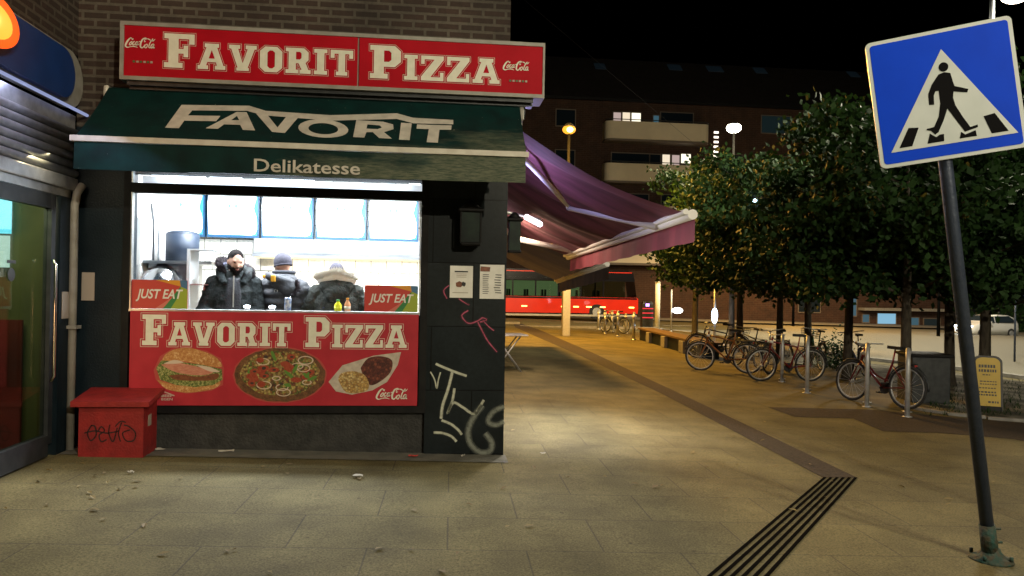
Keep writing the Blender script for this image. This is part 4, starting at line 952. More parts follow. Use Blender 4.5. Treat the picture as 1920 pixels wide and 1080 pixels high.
# -- man with pale fur hood seen from behind, head bowed
def hair3(t, HM, hm3):
    H = lambda p: HM @ Vector(p)
    mb = MB(); mb.sph(H((0, .004, .175)), (.083, .104, .106), 26, 16, lambda q, d: Vector((q.x, q.y, max(q.z, -.04 if q.y < 0 else -.09))), hm3); mb.build('cap', 'beanie', t, world=False)
def hood3(t, HM):
    path = [Vector((.165*math.cos(a), .07+.12*math.sin(a), 1.60-.05*abs(math.cos(a)))) for a in [R(-60)+R(300)*i/40 for i in range(41)]]
    mb = MB(); mb.sph((0, .13, 1.49), (.19, .11, .12), 26, 14); mb.sph((0, .17, 1.43), (.14, .085, .10), 26, 14); mb.sph((.05, .19, 1.38), (.07, .06, .07), 20, 12); put(remesh(mb, .012, 3), 'hood', ['parka_c'], t)
    mb = MB(); mb.tube(path, .050, 10); strands(mb, path, 4500, .10, .009, lambda p: (p-Vector((0, .05, 1.47))).normalized()+Vector((0, 0, .4)), 9); mb.build('hood_fur', 'fur_pale', t, world=False)
    mb = MB(); mb.tube([(0, .19, 1.33), (0, .192, 1.15), (0, .192, .9)], .005, 6)
    for s in (-1, 1): mb.sph((s*.13, .172, 1.25), .011, 8, 6)
    mb.build('back_seam', 'hood_line', t, world=False)
P3 = onY(632, 500, 8.1)
make_person('broad man in grey green parka with pale fur hood, seen from behind, head bowed', P3.x, 8.1, R(186), R(5), R(28), (((-.33, -.04, 1.14), (-.24, -.25, 1.04)), ((.33, -.04, 1.14), (.24, -.25, 1.04))), {'w': 1.10}, 'parka_c', hair3, hood3, .95)

# ============================================================ NEIGHBOURING SHOP (left)
ns = thing('neighbour_shop', 'metal shopfront at the left edge with ribbed shutter box, blue fascia and lit glass door', 'shopfront', (WX, 6.3, gz(-3.3)))
YN = 4.2
b = MB(); b.bb((WX-.3, YN-4, 3.70), (WX, F, 11)); b.build('brick_wall', 'brick_side', ns)
b = MB()
z = 2.60
while z < 3.03:
    b.cyl((WX+.02, YN, z), (WX+.02, F-.06, z), .036, n=12); z += .074
b.bb((WX-.05, YN, 2.56), (WX+.015, F-.06, 3.13)); b.build('shutter_box', 'alu', ns)
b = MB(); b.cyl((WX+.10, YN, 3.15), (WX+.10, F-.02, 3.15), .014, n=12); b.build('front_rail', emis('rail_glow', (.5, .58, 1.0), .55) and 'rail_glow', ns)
lamp('AREA', 'strip_glow', (WX+.16, 6.2, 3.12), 8, (.55, .62, 1.0), .06, ns, (-.5, 0, -1), 2.2)
b = MB(); b.bb((WX-.1, YN, 2.44), (WX+.05, F-.05, 2.555), .012); b.bb((WX-.1, YN, 2.37), (WX+.02, F-.12, 2.438)); b.build('lintel_trim', 'alu', ns)
# fascia with rounded end
def stadium(y0, y1, z0, z1, n=14):
    r = (z1-z0)/2; zc = (z0+z1)/2
    return [(y0, z0), (y1-r, z0)]+[(y1-r+r*math.cos(a), zc+r*math.sin(a)) for a in [-math.pi/2+math.pi*i/n for i in range(1, n)]]+[(y1-r, z1), (y0, z1)]
b = MB(); b.prism(stadium(YN, F-.0, 3.17, 3.68), WX-.02, WX+.05, lambda u, v, h: Vector((h, u, v))); b.build('fascia_surround', 'grey_trim', ns)
mat('fascia_blue', (.010, .045, .20), (.008, .035, .16), scale=5, rough=.35)
b = MB(); b.prism(stadium(YN, F-.26, 3.21, 3.64), WX+.051, WX+.10, lambda u, v, h: Vector((h, u, v))); b.build('fascia', 'fascia_blue', ns)
emis('glow_orange', (1, .10, .008), 1.5); emis('glow_yellow', (1, .50, .05), 1.3)
b = MB(); C_ = Vector((WX+.16, 5.66, 3.47)); b.sph(C_, (.055, .34, .19), 28, 16); b.build('lit_emblem', 'glow_orange', ns)
b = MB(); b.sph(C_+Vector((.03, -.06, -.02)), (.05, .25, .13), 24, 14); b.build('lit_emblem_core', 'glow_yellow', ns)
lamp('POINT', 'emblem_light', C_+Vector((.2, 0, 0)), 8, (1, .45, .15), .12, ns)
# door frame, posts, glass
b = MB(); b.bb((WX-.06, 6.97, gz(-3.3)), (WX+.03, 7.24, 2.369)); b.build('door_post', 'dark_wall', ns)
b = MB(); b.bb((WX-.04, 6.83, gz(-3.3)+.12), (WX+.025, 6.90, 2.36)); b.bb((WX-.04, YN, gz(-3.3)+.02), (WX+.03, 6.83, gz(-3.3)+.20)); b.bb((WX-.04, YN, 2.24), (WX+.02, 6.83, 2.365)); b.build('door_frame', 'dark_metal', ns)
b = MB(); b.tube([(WX+.055, 7.17, gz(-3.3)), (WX+.055, 7.17, 2.30), (WX+.065, 7.19, 2.42), (WX+.09, 7.24, 2.50)], .035, 12); b.box((WX+.06, 7.17, 1.2), (.10, .11, .03)); b.build('rain_pipe', 'grey_trim', ns)
b = MB(); b.tube([(WX+.06, 6.80, .75), (WX+.08, 6.80, .8), (WX+.08, 6.80, 1.75), (WX+.06, 6.80, 1.8)], .014, 10); b.build('door_handle', 'chrome', ns)
b = MB(); b.bb((WX-.015, YN, gz(-3.3)+.2), (WX-.009, 6.83, 2.24)); b.build('pane', 'glass_tint', ns)
mat('in_yellow', (.12, .115, .045), (.08, .085, .035), scale=3, rough=.7); mat('in_red', (.14, .015, .012), (.08, .010, .01), scale=3, rough=.6)
b = MB(); b.mat(0); b.bb((WX-.75, YN, 1.15), (WX-.7, 7.2, 2.6)); b.bb((WX-.7, 7.1, 0), (WX-.1, 7.15, 2.6)); b.mat(1); b.bb((WX-.75, YN, -.0), (WX-.66, 7.2, 1.149)); b.mat(2); b.bb((WX-.75, YN, -.05), (WX-.06, 7.2, .02)); b.build('inner_display', ['in_yellow', 'in_red', 'base_stone'], ns)
emis('blue_screen', (.15, .75, 1.0), 2.2); emis('white_screen', (.8, .95, .9), 1.3)
def behind(px0, px1, py0, py1, Y): a = onY(px0, py1, Y); c = onY(px1, py0, Y); b = MB(); b.bb((a.x, Y, a.z), (c.x, Y+.02, c.z)); return b
behind(-60, 21, 350, 436, 7.02).build('lit_screen', 'blue_screen', ns)
behind(-60, 17, 442, 500, 7.03).build('lit_strip', 'white_screen', ns)
behind(-60, 42, 600, 850, 7.04).build('red_stand', 'in_red', ns)
q = onX(21, 515, WX-.004); b = MB(); b.cyl((WX-.006, q.y, q.z), (WX-.002, q.y, q.z), .052, n=20); b.bb((WX-.006, q.y-.06, q.z+.09), (WX-.002, q.y+.06, q.z+.115)); b.build('round_sticker', 'dark_metal', ns)
b = MB(); b.bb((WX+.031, 7.02, 1.28), (WX+.036, 7.20, 1.52)); b.build('notice', 'tiny_grey', ns)
lamp('AREA', 'shop_light', (WX-.32, 6.3, 2.5), 26, (1, .86, .50), .4, ns, (0.25, .25, -1), 1.2)
lamp('AREA', 'shop_light', (WX-.03, 5.9, 1.15), 11, (1, .50, .22), .5, ns, (1, .25, -.25), .7)
b = MB(); b.bb((onY(152, 540, F-.02).x, F-.012, 1.44), (onY(176, 540, F-.02).x, F-.003, 1.70)); tag(b.build('wall_label', 'tiny_grey', None), 'small pale metal plate on the dark wall left of the shop window', 'plate')
# ============================================================ AWNINGS ON THE SIDE WALL
def side_awning(name, label, XB, pn, pf, wall_n, wall_f, val, cm, vm, arms, sag=.10):
    n0 = onX(*pn, XB); f0 = onX(*pf, XB)
    t = thing(name, label, 'awning', (CX, (n0.y+f0.y)/2, wall_n))
    A = Vector((CX+.06, n0.y, wall_n)); B = Vector((CX+.06, f0.y, wall_f)); nx, ny = 14, 70; vs = []
    for j in range(ny+1):
        for i in range(nx+1):
            v = j/ny; u = i/nx; p = A.lerp(B, v).lerp(n0.lerp(f0, v), u)
            s = sag*math.sin(math.pi*u)*(1-.35*math.cos(math.pi*2*v*3)*.5)+(.05*math.sin(v*26+u*3)+.03*math.sin(v*47))*math.sin(math.pi*u)**.7
            vs.append(p-Vector((0, 0, s)))
    b = MB(); b.add(vs, [(j*(nx+1)+i, j*(nx+1)+i+1, (j+1)*(nx+1)+i+1, (j+1)*(nx+1)+i) for j in range(ny) for i in range(nx)], True); b.build('canopy', cm, t)
    b = MB(); d = (f0-n0).normalized(); b.tube([n0-d*.05, f0+d*.05], .06, 10); b.tube([n0-d*.05+Vector((-.08, 0, .03)), f0+d*.05+Vector((-.08, 0, .03))], .035, 8); b.build('front_bar', 'white_lac', t)
    b = MB(); vs = []; n = 60
    for k in range(4):
        for i in range(n+1):
            p = n0.lerp(f0, i/n)+Vector((.045+.008*math.sin(i*.9)*k, 0, -.04-val*k/3)); vs.append(p)
    b.add(vs, [(k*(n+1)+i, k*(n+1)+i+1, (k+1)*(n+1)+i+1, (k+1)*(n+1)+i) for k in range(3) for i in range(n)], True); b.build('valance', vm, t)
    b = MB(); b.box((CX+.12, n0.y+.12, wall_n+.02), (.24, .22, .24), bev=.03); b.build('end_case', 'alu_paint', t)
    b = MB(); b.tube([A+Vector((.08, 0, -.02)), B+Vector((.08, 0, -.02))], .07, 10); b.build('roller', 'dark_metal', t)
    for a, e, h in arms:
        b = MB(); b.tube([a, e], .034, 8); b.tube([e, h], .055, 8); b.sph(e, .055, 10, 8); b.build('folding_arm', 'white_lac', t)
    return t, n0, f0
a1, n1, f1 = side_awning('red_awning', 'large open red awning on the side wall lit violet from beneath', 2.9, (1296, 403), (1066, 482), 3.47, 3.5, .26, 'canvas_red', 'canvas_val',
    [(Vector((.85, 8.4, 3.26)), onD(1068, 388, 10.57), onX(1232, 424, 2.84)),
     (Vector((.85, 12.6, 3.20)), Vector((1.5, 14.3, 2.62)), Vector((2.8, 14.8, 2.42)))])
a2, n2, f2 = side_awning('dark_awning', 'dark grey awning further along the side wall behind the red one', 4.0, (1138, 496), (1046, 528), 3.6, 3.6, .30, 'canvas_dark', 'canvas_dark', [])
t = thing('tube_lamp', 'glowing white fluorescent tube fitted under the red awning', 'lamp', (1.1, 8.5, 2.5))
T0 = onX(987, 407, 1.02); T1 = onX(1016, 419, 1.22); T1.y = T0.y+.35
b = MB(); emis('tube_violet', (.95, .85, 1.0), 8); b.tube([T0, Vector((T1.x, T0.y+.3, T0.z-.05))], .03, 10); b.build('tube', 'tube_violet', t)
b = MB(); b.tube([T0+Vector((-.3, 0, .06)), Vector((T1.x, T0.y+.3, T0.z+.0))], .018, 8); b.build('holder', 'alu', t)
lamp('POINT', 'lamp_light', (CX+.20, T0.y+.9, T0.z+.30), 42, (.52, .46, 1.0), .10, t)
lamp('AREA', 'lamp_light', (T0.x+.3, T0.y+.5, T0.z-.12), 70, (1.0, .92, .80), .7, t, (.25, -.1, -1), .15)
lamp('SPOT', 'lamp_light', (T0.x+.25, T0.y+.6, T0.z-.10), 560, (.98, .93, 1.0), .15, t, (.10, .05, -1), spot=R(88), blend=1)

t = thing('tube_lamp', 'added tube lamp further along under the red awning, brightening the ground', 'lamp', (1.2, 13.5, 2.9))  # unseen lamp added to brighten the ground under the awning
b = MB(); b.tube([(.95, 13.2, 2.95), (.95, 14.4, 2.95)], .025, 8); b.build('tube', 'tube_violet', t); b = MB(); b.tube([(.92, 13.1, 3.0), (.92, 14.5, 3.0)], .02, 8); b.build('holder', 'alu', t)
lamp('AREA', 'lamp_light', (1.3, 13.8, 2.85), 120, (1.0, .72, .50), 1.2, t, (.35, 0, -1), .2)
# folded trestle table by the side wall
t = thing('folding_table', 'small light folding cafe table standing beside the side wall under the awnings', 'table', (1.35, 12.6, gz(1.3)))
c = onG(972, 695); b = MB(); b.box((c.x-.25, c.y, c.z+.74), (.75, .7, .03), .1, bev=.008); b.build('table_top', 'galv', t)
for s in (-1, 1):
    b = MB(); b.tube([(c.x-.25-.28, c.y+s*.25, c.z), (c.x-.25+.25, c.y+s*.25, c.z+.72)], .014); b.tube([(c.x-.25+.28, c.y+s*.25, c.z), (c.x-.25-.25, c.y+s*.25, c.z+.72)], .014); b.build('leg', 'galv', t)

# ============================================================ CROSSING SIGN
def sign_face(mb_list, fn, size):    # blue square, white triangle, walking figure, stripes
    B0, B1, B2 = mb_list
    f = lambda o: (lambda u, v: fn(u, v, o))
    def rr(x0, y0, x1, y1, r, n=5):
        o = []
        for cx, cy, a0 in ((x1-r, y1-r, 0), (x0+r, y1-r, 90), (x0+r, y0+r, 180), (x1-r, y0+r, 270)): o += [(cx+r*math.cos(R(a0+90*i/n)), cy+r*math.sin(R(a0+90*i/n))) for i in range(n+1)]
        return o
    B1.poly([rr(0, 0, 1, 1, .04)], f(.001)); B0.poly([rr(.028, .028, .972, .972, .025)], f(.003))
    B1.poly([[(.085, .115), (.945, .115), (.515, .845)]], f(.005))
    B2.poly([[(.515+.033*math.cos(a), .705+.036*math.sin(a)) for a in [i*math.pi/10 for i in range(20)]]], f(.007))
    man = [(.475, .655), (.515, .665), (.555, .650), (.565, .58), (.572, .545), (.660, .505), (.650, .480), (.560, .505), (.552, .46), (.560, .40), (.600, .30), (.640, .215), (.690, .225), (.690, .205), (.600, .185), (.590, .21), (.545, .30), (.505, .385), (.470, .30), (.425, .215), (.400, .200), (.375, .235), (.345, .245), (.350, .255), (.400, .26), (.440, .335), (.462, .43), (.462, .53), (.440, .53), (.425, .50), (.420, .43), (.385, .435), (.390, .52), (.420, .585)]
    B2.poly([man], f(.007))
    for q in ([(.145, .14), (.235, .14), (.295, .275), (.225, .285)], [(.340, .14), (.455, .14), (.460, .195), (.430, .195), (.405, .180), (.365, .215)], [(.560, .14), (.675, .14), (.672, .185), (.600, .165), (.575, .19)], [(.775, .14), (.885, .14), (.81, .29), (.735, .28)]): B2.poly([q], f(.0065))
mat('sign_blue', (.001, .058, .72), (.001, .052, .66), scale=5, rough=.5, spec=.12); mat('sign_white', (.60, .66, .66), (.54, .60, .60), scale=6, rough=.4); mat('post_blue', (.035, .05, .085), (.05, .065, .10), scale=20, rough=.45, metal=.3, bump=.2)
mat('post_green', (.01, .06, .05), (.06, .05, .03), scale=25, rough=.7, bump=.6, bscale=40)
TL, TR, BL, BR = onD(1625, 82, 4.72), onD(1907, 26, 4.48), onD(1647, 318, 4.72), onD(1919, 276, 4.48)
base = onG(1858, 1050); topc = onD(1772, 300, 4.66)
axis = (topc-base).normalized()
sx_ = ((TR-TL)+(BR-BL)).normalized(); sy_ = ((TL-BL)+(TR-BR)); sy_ = (sy_-sx_*sy_.dot(sx_)).normalized(); sn_ = sx_.cross(sy_)
sc_ = (TL+TR+BL+BR)/4; SZ = .80
t = thing('crossing_sign', 'large blue pedestrian crossing sign on a leaning dark post at the right front', 'sign', base)
fnS = lambda u, v, o: sc_+sx_*((u-.5)*SZ*1.01)+sy_*((v-.5)*SZ*1.0)+sn_*(o)
B0, B1, B2 = MB(), MB(), MB(); sign_face((B0, B1, B2), fnS, SZ)
pn = MB()
def rrp(r=.04, n=5):
    o = []
    for cx, cy, a0 in ((1-r, 1-r, 0), (r, 1-r, 90), (r, r, 180), (1-r, r, 270)): o += [(cx+r*math.cos(R(a0+90*i/n)), cy+r*math.sin(R(a0+90*i/n))) for i in range(n+1)]
    return o
pn.prism(rrp(), -.018, 0, lambda u, v, h: fnS(u, v, h)); plate = pn.build('sign_plate', 'alu', t)
B0.build('blue_field', 'sign_blue', plate); B1.build('white_field', 'sign_white', plate); B2.build('walking_figure', 'sign_black', plate)
top = sc_-sn_*.065+sy_*.30
tb = topc-sn_*.0
b = MB(); b.tube([base+axis*.10, tb, top], [.040, .040, .040], 18); b.build('post', 'post_blue', t)
for k in (-.22, .22):
    b = MB(); q = sc_+sy_*k-sn_*.05; b.box(q, (.14, .03, .035), mtx=Matrix((sx_, sn_, sy_)).transposed()); b.build('clamp', 'alu', t)
b = MB(); b.lathe([(.13, 0), (.125, .015), (.085, .03), (.055, .06), (.052, .08)], base, 24); b.tube([base+axis*.04, base+axis*.24], [.050, .047], 18)
for a in range(4): q = base+Vector((.115*math.cos(a*1.57+.6), .115*math.sin(a*1.57+.6), .02)); b.cyl(q, q+Vector((0, 0, .03)), .012, n=6)
for k in (.12, .21): q = base+axis*k; b.cyl(q, q+rt0*.085, .008, n=6)
b.build('post_foot', 'post_green', t)
# far second sign on the right
q = onD(1907, 543, 24); t = thing('crossing_sign', 'small distant blue crossing sign at the right edge beyond the trees', 'sign', (q.x, q.y, gz(q.x)))
B0, B1, B2 = MB(), MB(), MB(); fn2 = lambda u, v, o: q+rt0*((u-.5)*.5)+Vector((0, 0, 1))*((v-.5)*.5)-fw*o; sign_face((B0, B1, B2), fn2, .5)
pn = MB(); pn.prism(rrp(), -.02, 0, lambda u, v, h: fn2(u, v, h)); pl_ = pn.build('sign_plate', 'alu', t); B0.build('blue_field', 'sign_blue', pl_); B1.build('white_field', 'sign_white', pl_); B2.build('walking_figure', 'sign_black', pl_)
b = MB(); b.cyl((q.x, q.y+.06, gz(q.x)), (q.x, q.y+.06, q.z+.3), .03, n=10); b.build('post', 'post_blue', t)

# ============================================================ STREET LAMPS
emis('lamp_white', (1, .93, .72), 22); emis('lamp_sodium', (1, .38, .03), 1.7); emis('sodium_core', (1, .85, .45), 6)
def street_lamp(label, hp, arm, em, power, col, head_r=.36, side=-1, vis=True, size=1.1, pole_r=.075, light=True, lit_cover=False):
    X, Y, Z = hp; t = thing('street_lamp', label, 'street lamp', (X+arm, Y, gz(X+arm)), group='street lamps')
    px_ = X+arm; b = MB(); b.tube([(px_, Y, gz(px_)), (px_, Y, 1.2), (px_, Y, Z+.1)], [pole_r*1.3, pole_r, pole_r*.7], 12)
    b.build('pole', 'dark_metal' if abs(arm) > .1 else mat('pole_dark', (.006, .006, .006), rough=1, spec=0), t)
    if abs(arm) > .05:
        b = MB(); b.tube(smooth_pts([Vector((px_, Y, Z)), Vector((px_-arm*.2, Y, Z+.35)), Vector((px_-arm*.7, Y, Z+.32)), Vector((X, Y, Z+.18))], 5), .035, 8); b.build('arm', 'dark_metal', t)
    b = MB(); b.lathe([(head_r*.80, 0), (head_r*.8, .04), (head_r*.5, .12), (head_r*.2, .16)], (X, Y, Z+.10), 20); hd = b.build('lamp_head', 'dark_metal', t)
    b = MB(); b.sph((X, Y, Z), (head_r*1.0, head_r*1.0, head_r*.68), 20, 10); b.build('lens', em, hd)
    if em == 'lamp_sodium': b = MB(); b.sph((X, Y-.06, Z-.03), (head_r*.62, head_r*1.0, head_r*.45), 16, 8); b.build('bulb', 'sodium_core', hd)
    if light: lamp('POINT' if abs(arm) > .1 else 'SPOT', 'lamp_light', (X-(.0 if abs(arm) > .1 else .25), Y-(.0 if abs(arm) > .1 else 1.7), Z-head_r*.42-.12), power, col, size, t, None if abs(arm) > .1 else (0, 0, -1), spot=R(174), blend=.3)
    if lit_cover: b = MB(); b.bb((px_-.15, Y-.15, gz(px_)), (px_+.15, Y+.15, 2.9), .03); b.build('pole_lit_cover', 'cream', t)  # pale cover added so the lower pole reads as lit
    return t
WARM = (1.0, .88, .64); SOD = (1.0, .50, .08)
p = onD(1067, 243, 29); street_lamp('yellow glowing street lamp above the red awning in front of the far facade', p, 0, 'lamp_sodium', 8500, SOD, .26, lit_cover=True)
p = onD(1376, 240, 35); street_lamp('white glowing street lamp above the trees, in front of the right balconies', p, 0, 'lamp_white', 7000, (1, .84, .52), .34)
p = onD(1490, 425, 53); street_lamp('sodium street lamp by the far pavement hidden behind the tree crowns', p, 0, 'lamp_sodium', 4500, SOD, .28)
p = onD(1905, -13, 16); street_lamp('white street lamp at the top right corner behind the large blue sign', p, -.55, 'lamp_white', 5000, (1, .92, .70), .30, pole_r=.07)
p = onD(1765, 262, 42); street_lamp('added street lamp over the road, unseen behind the large blue crossing sign', p, 0, 'lamp_white', 6000, (1, .92, .74), .30)  # added to light the car and road, out of sight
# the lamp behind the photographer that throws the sign's shadow
street_lamp('tall street lamp standing on the pavement behind the viewer', Vector((4.1, .15, 8.0)), 1.3, 'lamp_white', 1000, WARM, .22, size=.10)
street_lamp('street lamp across the street far behind the viewer', Vector((7, -11, 7.5)), 1.3, 'lamp_white', 7200, WARM, .22, size=.10)
# far lamp dot within the trees
# ============================================================ RED BUS
PB = onG(1000, 598); BYb = PB.y; bz = gz(6)
t = thing('bus', 'red city bus with a long lit window band passing behind the awnings', 'bus', (3, BYb, bz))
bx1 = onY(1197, 560, BYb).x; bx0 = bx1-12.5; bH = 3.15; bW = 2.5
mat('bus_red', (.85, .030, .008), (.78, .025, .007), scale=1.5, rough=.3, coat=.4); mat('bus_dark', (.012, .012, .016), rough=.15)
b = MB()
prof = [(bx0, bz+.32), (bx1-.05, bz+.32), (bx1, bz+.7), (bx1-.02, bz+1.35), (bx1-.10, bz+1.42), (bx0+.05, bz+1.42)]
b.prism(prof, BYb, BYb+bW, lambda u, v, h: Vector((u, h, v)))
b.prism([(bx0, bz+2.62), (bx1-.28, bz+2.62), (bx1-.38, bz+3.0), (bx1-.7, bz+bH), (bx0+.2, bz+bH), (bx0, bz+3.0)], BYb, BYb+bW, lambda u, v, h: Vector((u, h, v)))
b.mi = [0]*8+[1]*(len(b.mi)-8); b.cur = 0; b.bb((bx0+.1, BYb-.012, bz+2.98), (bx1-.45, BYb+.3, bz+3.04))
b.build('body', ['bus_red', 'bus_dark'], t)
b = MB(); b.bb((bx0+.1, BYb+.3, bz+.4), (bx1-1.9, BYb+.4, bz+.42))
b.bb((bx0, BYb+.03, bz+2.45), (bx1-.26, BYb+.06, bz+2.618))
k = bx0+.02
while k < bx1-1.0: b.bb((k, BYb+.01, bz+1.421), (k+.09, BYb+.06, bz+2.45)); b.bb((k, BYb+bW-.06, bz+1.421), (k+.09, BYb+bW-.01, bz+2.45)); k += 1.45
b.bb((bx0+.1, BYb+.05, bz+1.421), (bx1-.3, BYb+bW-.05, bz+1.44)); b.build('window_frame', 'bus_dark', t)
k = bx0+.11
while k < bx1-1.2:
    b = MB(); b.bb((k, BYb+.02, bz+1.425), (min(k+1.36, bx1-.4), BYb+.03, bz+2.449)); b.build('side_window', 'bus_glass', t); k += 1.45
b = MB(); b.add([(bx1-.09, BYb+.1, bz+1.43), (bx1-.09, BYb+bW-.1, bz+1.43), (bx1-.27, BYb+bW-.1, bz+2.61), (bx1-.27, BYb+.1, bz+2.61)], [(0, 1, 2, 3)]); b.build('windscreen', 'bus_dark', t)
b = MB(); emis('bus_inside', (.62, .72, .38), .28); emis('bus_light', (.8, .9, .6), 1.6)
b.bb((bx0+.1, BYb+bW-.15, bz+1.45), (bx1-3.4, BYb+bW-.12, bz+2.44)); b.build('far_side', 'bus_inside', t)
b = MB()
for i in range(9): x = bx0+.8+i*1.15; b.box((x, BYb+.6, bz+1.62), (.12, .45, .5), bev=.04); b.box((x, BYb+1.9, bz+1.62), (.12, .45, .5), bev=.04)
b.build('seats', 'bus_dark', t)
b = MB(); b.bb((bx0+.3, BYb+1.0, bz+2.52), (bx1-2, BYb+1.2, bz+2.56)); b.build('ceiling_strip', 'bus_light', t)
for x in (bx0+2.6, bx1-2.7):
    w_ = MB(); w_.lathe([(.50, 0), (.50, .25), (.40, .26)], (x, BYb+.24, bz+.48), 24, axis='Y'); 
    w_ = MB(); w_.cyl((x, BYb-.01, bz+.49), (x, BYb+.28, bz+.49), .49, n=26); wh = w_.build('wheel', 'rubber', t)
    w_ = MB(); w_.cyl((x, BYb-.03, bz+.49), (x, BYb+.0, bz+.49), .27, n=18); w_.build('rim', 'galv', wh)
b = MB(); b.bb((bx0, BYb-.008, bz+1.30), (bx1-.1, BYb, bz+1.40)); b.bb((bx0, BYb-.008, bz+.32), (bx1-.05, BYb, bz+.40)); b.build('side_trim', 'bus_dark', t)
b = MB(); b.bb((bx0, BYb-.02, bz+.20), (bx1-.1, BYb+.1, bz+.319)); b.build('skirt', 'alu_paint', t)
emis('marker_orange', (1, .62, .12), 7)
for px in (983, 1057, 1080, 1104, 1130, 1184):
    x = onY(px, 578, BYb).x; b = MB(); b.box((x, BYb-.012, bz+.80), (.34, .02, .07), bev=.01); b.build('marker_lamp', 'marker_orange', t)
for s in (.25, bW-.25):
    b = MB(); b.sph((bx1-.02, BYb+s, bz+.72), (.05, .14, .10), 12, 8); b.build('headlight', 'lamp_white', t)

# posts, kiosk, bollards on the far pavement
def post(px, pyb, pyt, r, label, cat='post', m='galv', cap=True, name='post'):
    g = onG(px, pyb); d = (g-CP).dot(fw); h = (pyb-pyt)/FPX*d
    t = thing(name, label, cat, g); b = MB(); b.tube([g, g+Vector((0, 0, h))], r, 12); b.build('shaft', m, t)
    b = MB(); b.lathe([(r*1.9, 0), (r*1.9, .03), (r*1.2, .06)], g, 14); b.lathe([(r*1.15, 0), (r*1.15, .03), (r*.4, .06)], g+Vector((0, 0, h)), 12); b.build('collar', m, t)
    return t, g, h
post(1232, 620, 530, .13, 'tall pale column beyond the planter bench beside the dark kerbside machine', m='cream', cat='column', name='column')
g = onG(1212, 618); t = thing('ticket_machine', 'dark kerbside machine with red bands and a small violet lit display', 'machine', g)
b = MB(); b.box(g+Vector((0, 0, .70)), (.58, .40, 1.3), bev=.04); b.box(g+Vector((0, 0, 1.38)), (.50, .34, .12), bev=.04); b.build('cabinet', 'dark_metal', t)
b = MB()
for z in (.62, .85, 1.08): b.box(g+Vector((0, -.21, z)), (.56, .02, .05))
b.build('red_band', emis('red_band', (.9, .03, .05), 1.2) or 'red_band', t)
b = MB(); b.box(g+Vector((-.02, -.205, 1.26)), (.18, .02, .14)); b.build('display', emis('violet', (.45, .25, 1), 5), t)
for px, pb, pt, lab, m in ((1122, 618, 583, 'first dim steel bollard left of the bright ones near the bus', 'galv'), (1134, 626, 584, 'leftmost of the three brighter steel bollards before the bus', 'steel'), (1147, 622, 584, 'dim steel bollard between the bright ones before the bus', 'galv'), (1158, 631, 585, 'middle one of the three brighter steel bollards before the bus', 'steel'), (1173, 626, 590, 'dim steel bollard right of the middle bright one', 'galv'), (1188, 638, 588, 'rightmost of the three brighter steel bollards, beside the kerbside machine', 'steel')):
    t, g, h = post(px, pb, pt, .055, lab, 'bollard', m, name='bollard'); t['group'] = 'steel bollards before the bus'
    b = MB(); b.tube([g+Vector((0, 0, h*.8)), g+Vector((0, 0, h*.95))], .062, 12); b.build('reflector_band', 'white_lac', t)
t, g, h = post(1258, 622, 545, .04, 'slim grey post carrying a round white lamp near the bench', m='galv')
emis('globe', (1, .97, .9), 6); c = g+Vector((.28, -.1, h*.52)); b = MB(); b.sph(c, (.27, .2, .15), 18, 12); b.build('globe_lamp', 'globe', t); b = MB(); b.tube([g+Vector((0, 0, h*.52)), c], .02, 6); b.build('bracket', 'galv', t)
t, g, h = post(1339, 645, 520, .045, 'slim post with a bright upright bluish glow for a headlight reflection behind the left bicycles', m='galv')
emis('blue_white', (.62, .82, 1), 11); c = g+Vector((0, 0, (645-592)/FPX*(g-CP).dot(fw))); b = MB(); b.sph(c, (.11, .11, .30), 16, 12); b.build('glint_body', 'blue_white', t); lamp('POINT', 'lamp_light', c+Vector((0, -.35, 0)), 30, (.65, .82, 1), .12, t)  # glowing body and light added for a headlight reflected off the post

# ============================================================ PLANTER BENCH
t = thing('bench', 'long low dark planter bench with wooden top beside the trees', 'bench', (7.7, 24.5, gz(7.7)))
gz7 = gz(7.7); a = onG(1197, 637); c = onG(1312, 672); d = (c-a); ang = math.atan2(d.y, d.x); m_ = (a+c)/2; mat('wood', (.10, .06, .025), (.16, .10, .05), scale=6, rough=.7, stretch=(1, 8, 1))
b = MB(); b.box((m_.x+.3, m_.y, gz7+.42), (d.length+.2, .62, .07), ang, bev=.01); b.build('seat', 'wood', t)
b = MB(); b.box((m_.x+.3, m_.y, gz7+.18), (d.length, .5, .38), ang); b.build('planter_wall', 'dark_wall', t)
for k in (.22, .5, .78):
    q = a.lerp(c, k); b = MB(); b.box((q.x+.02, q.y, gz7+.19), (.5, .16, .36), ang, bev=.01); b.build('support', 'kerb', t)

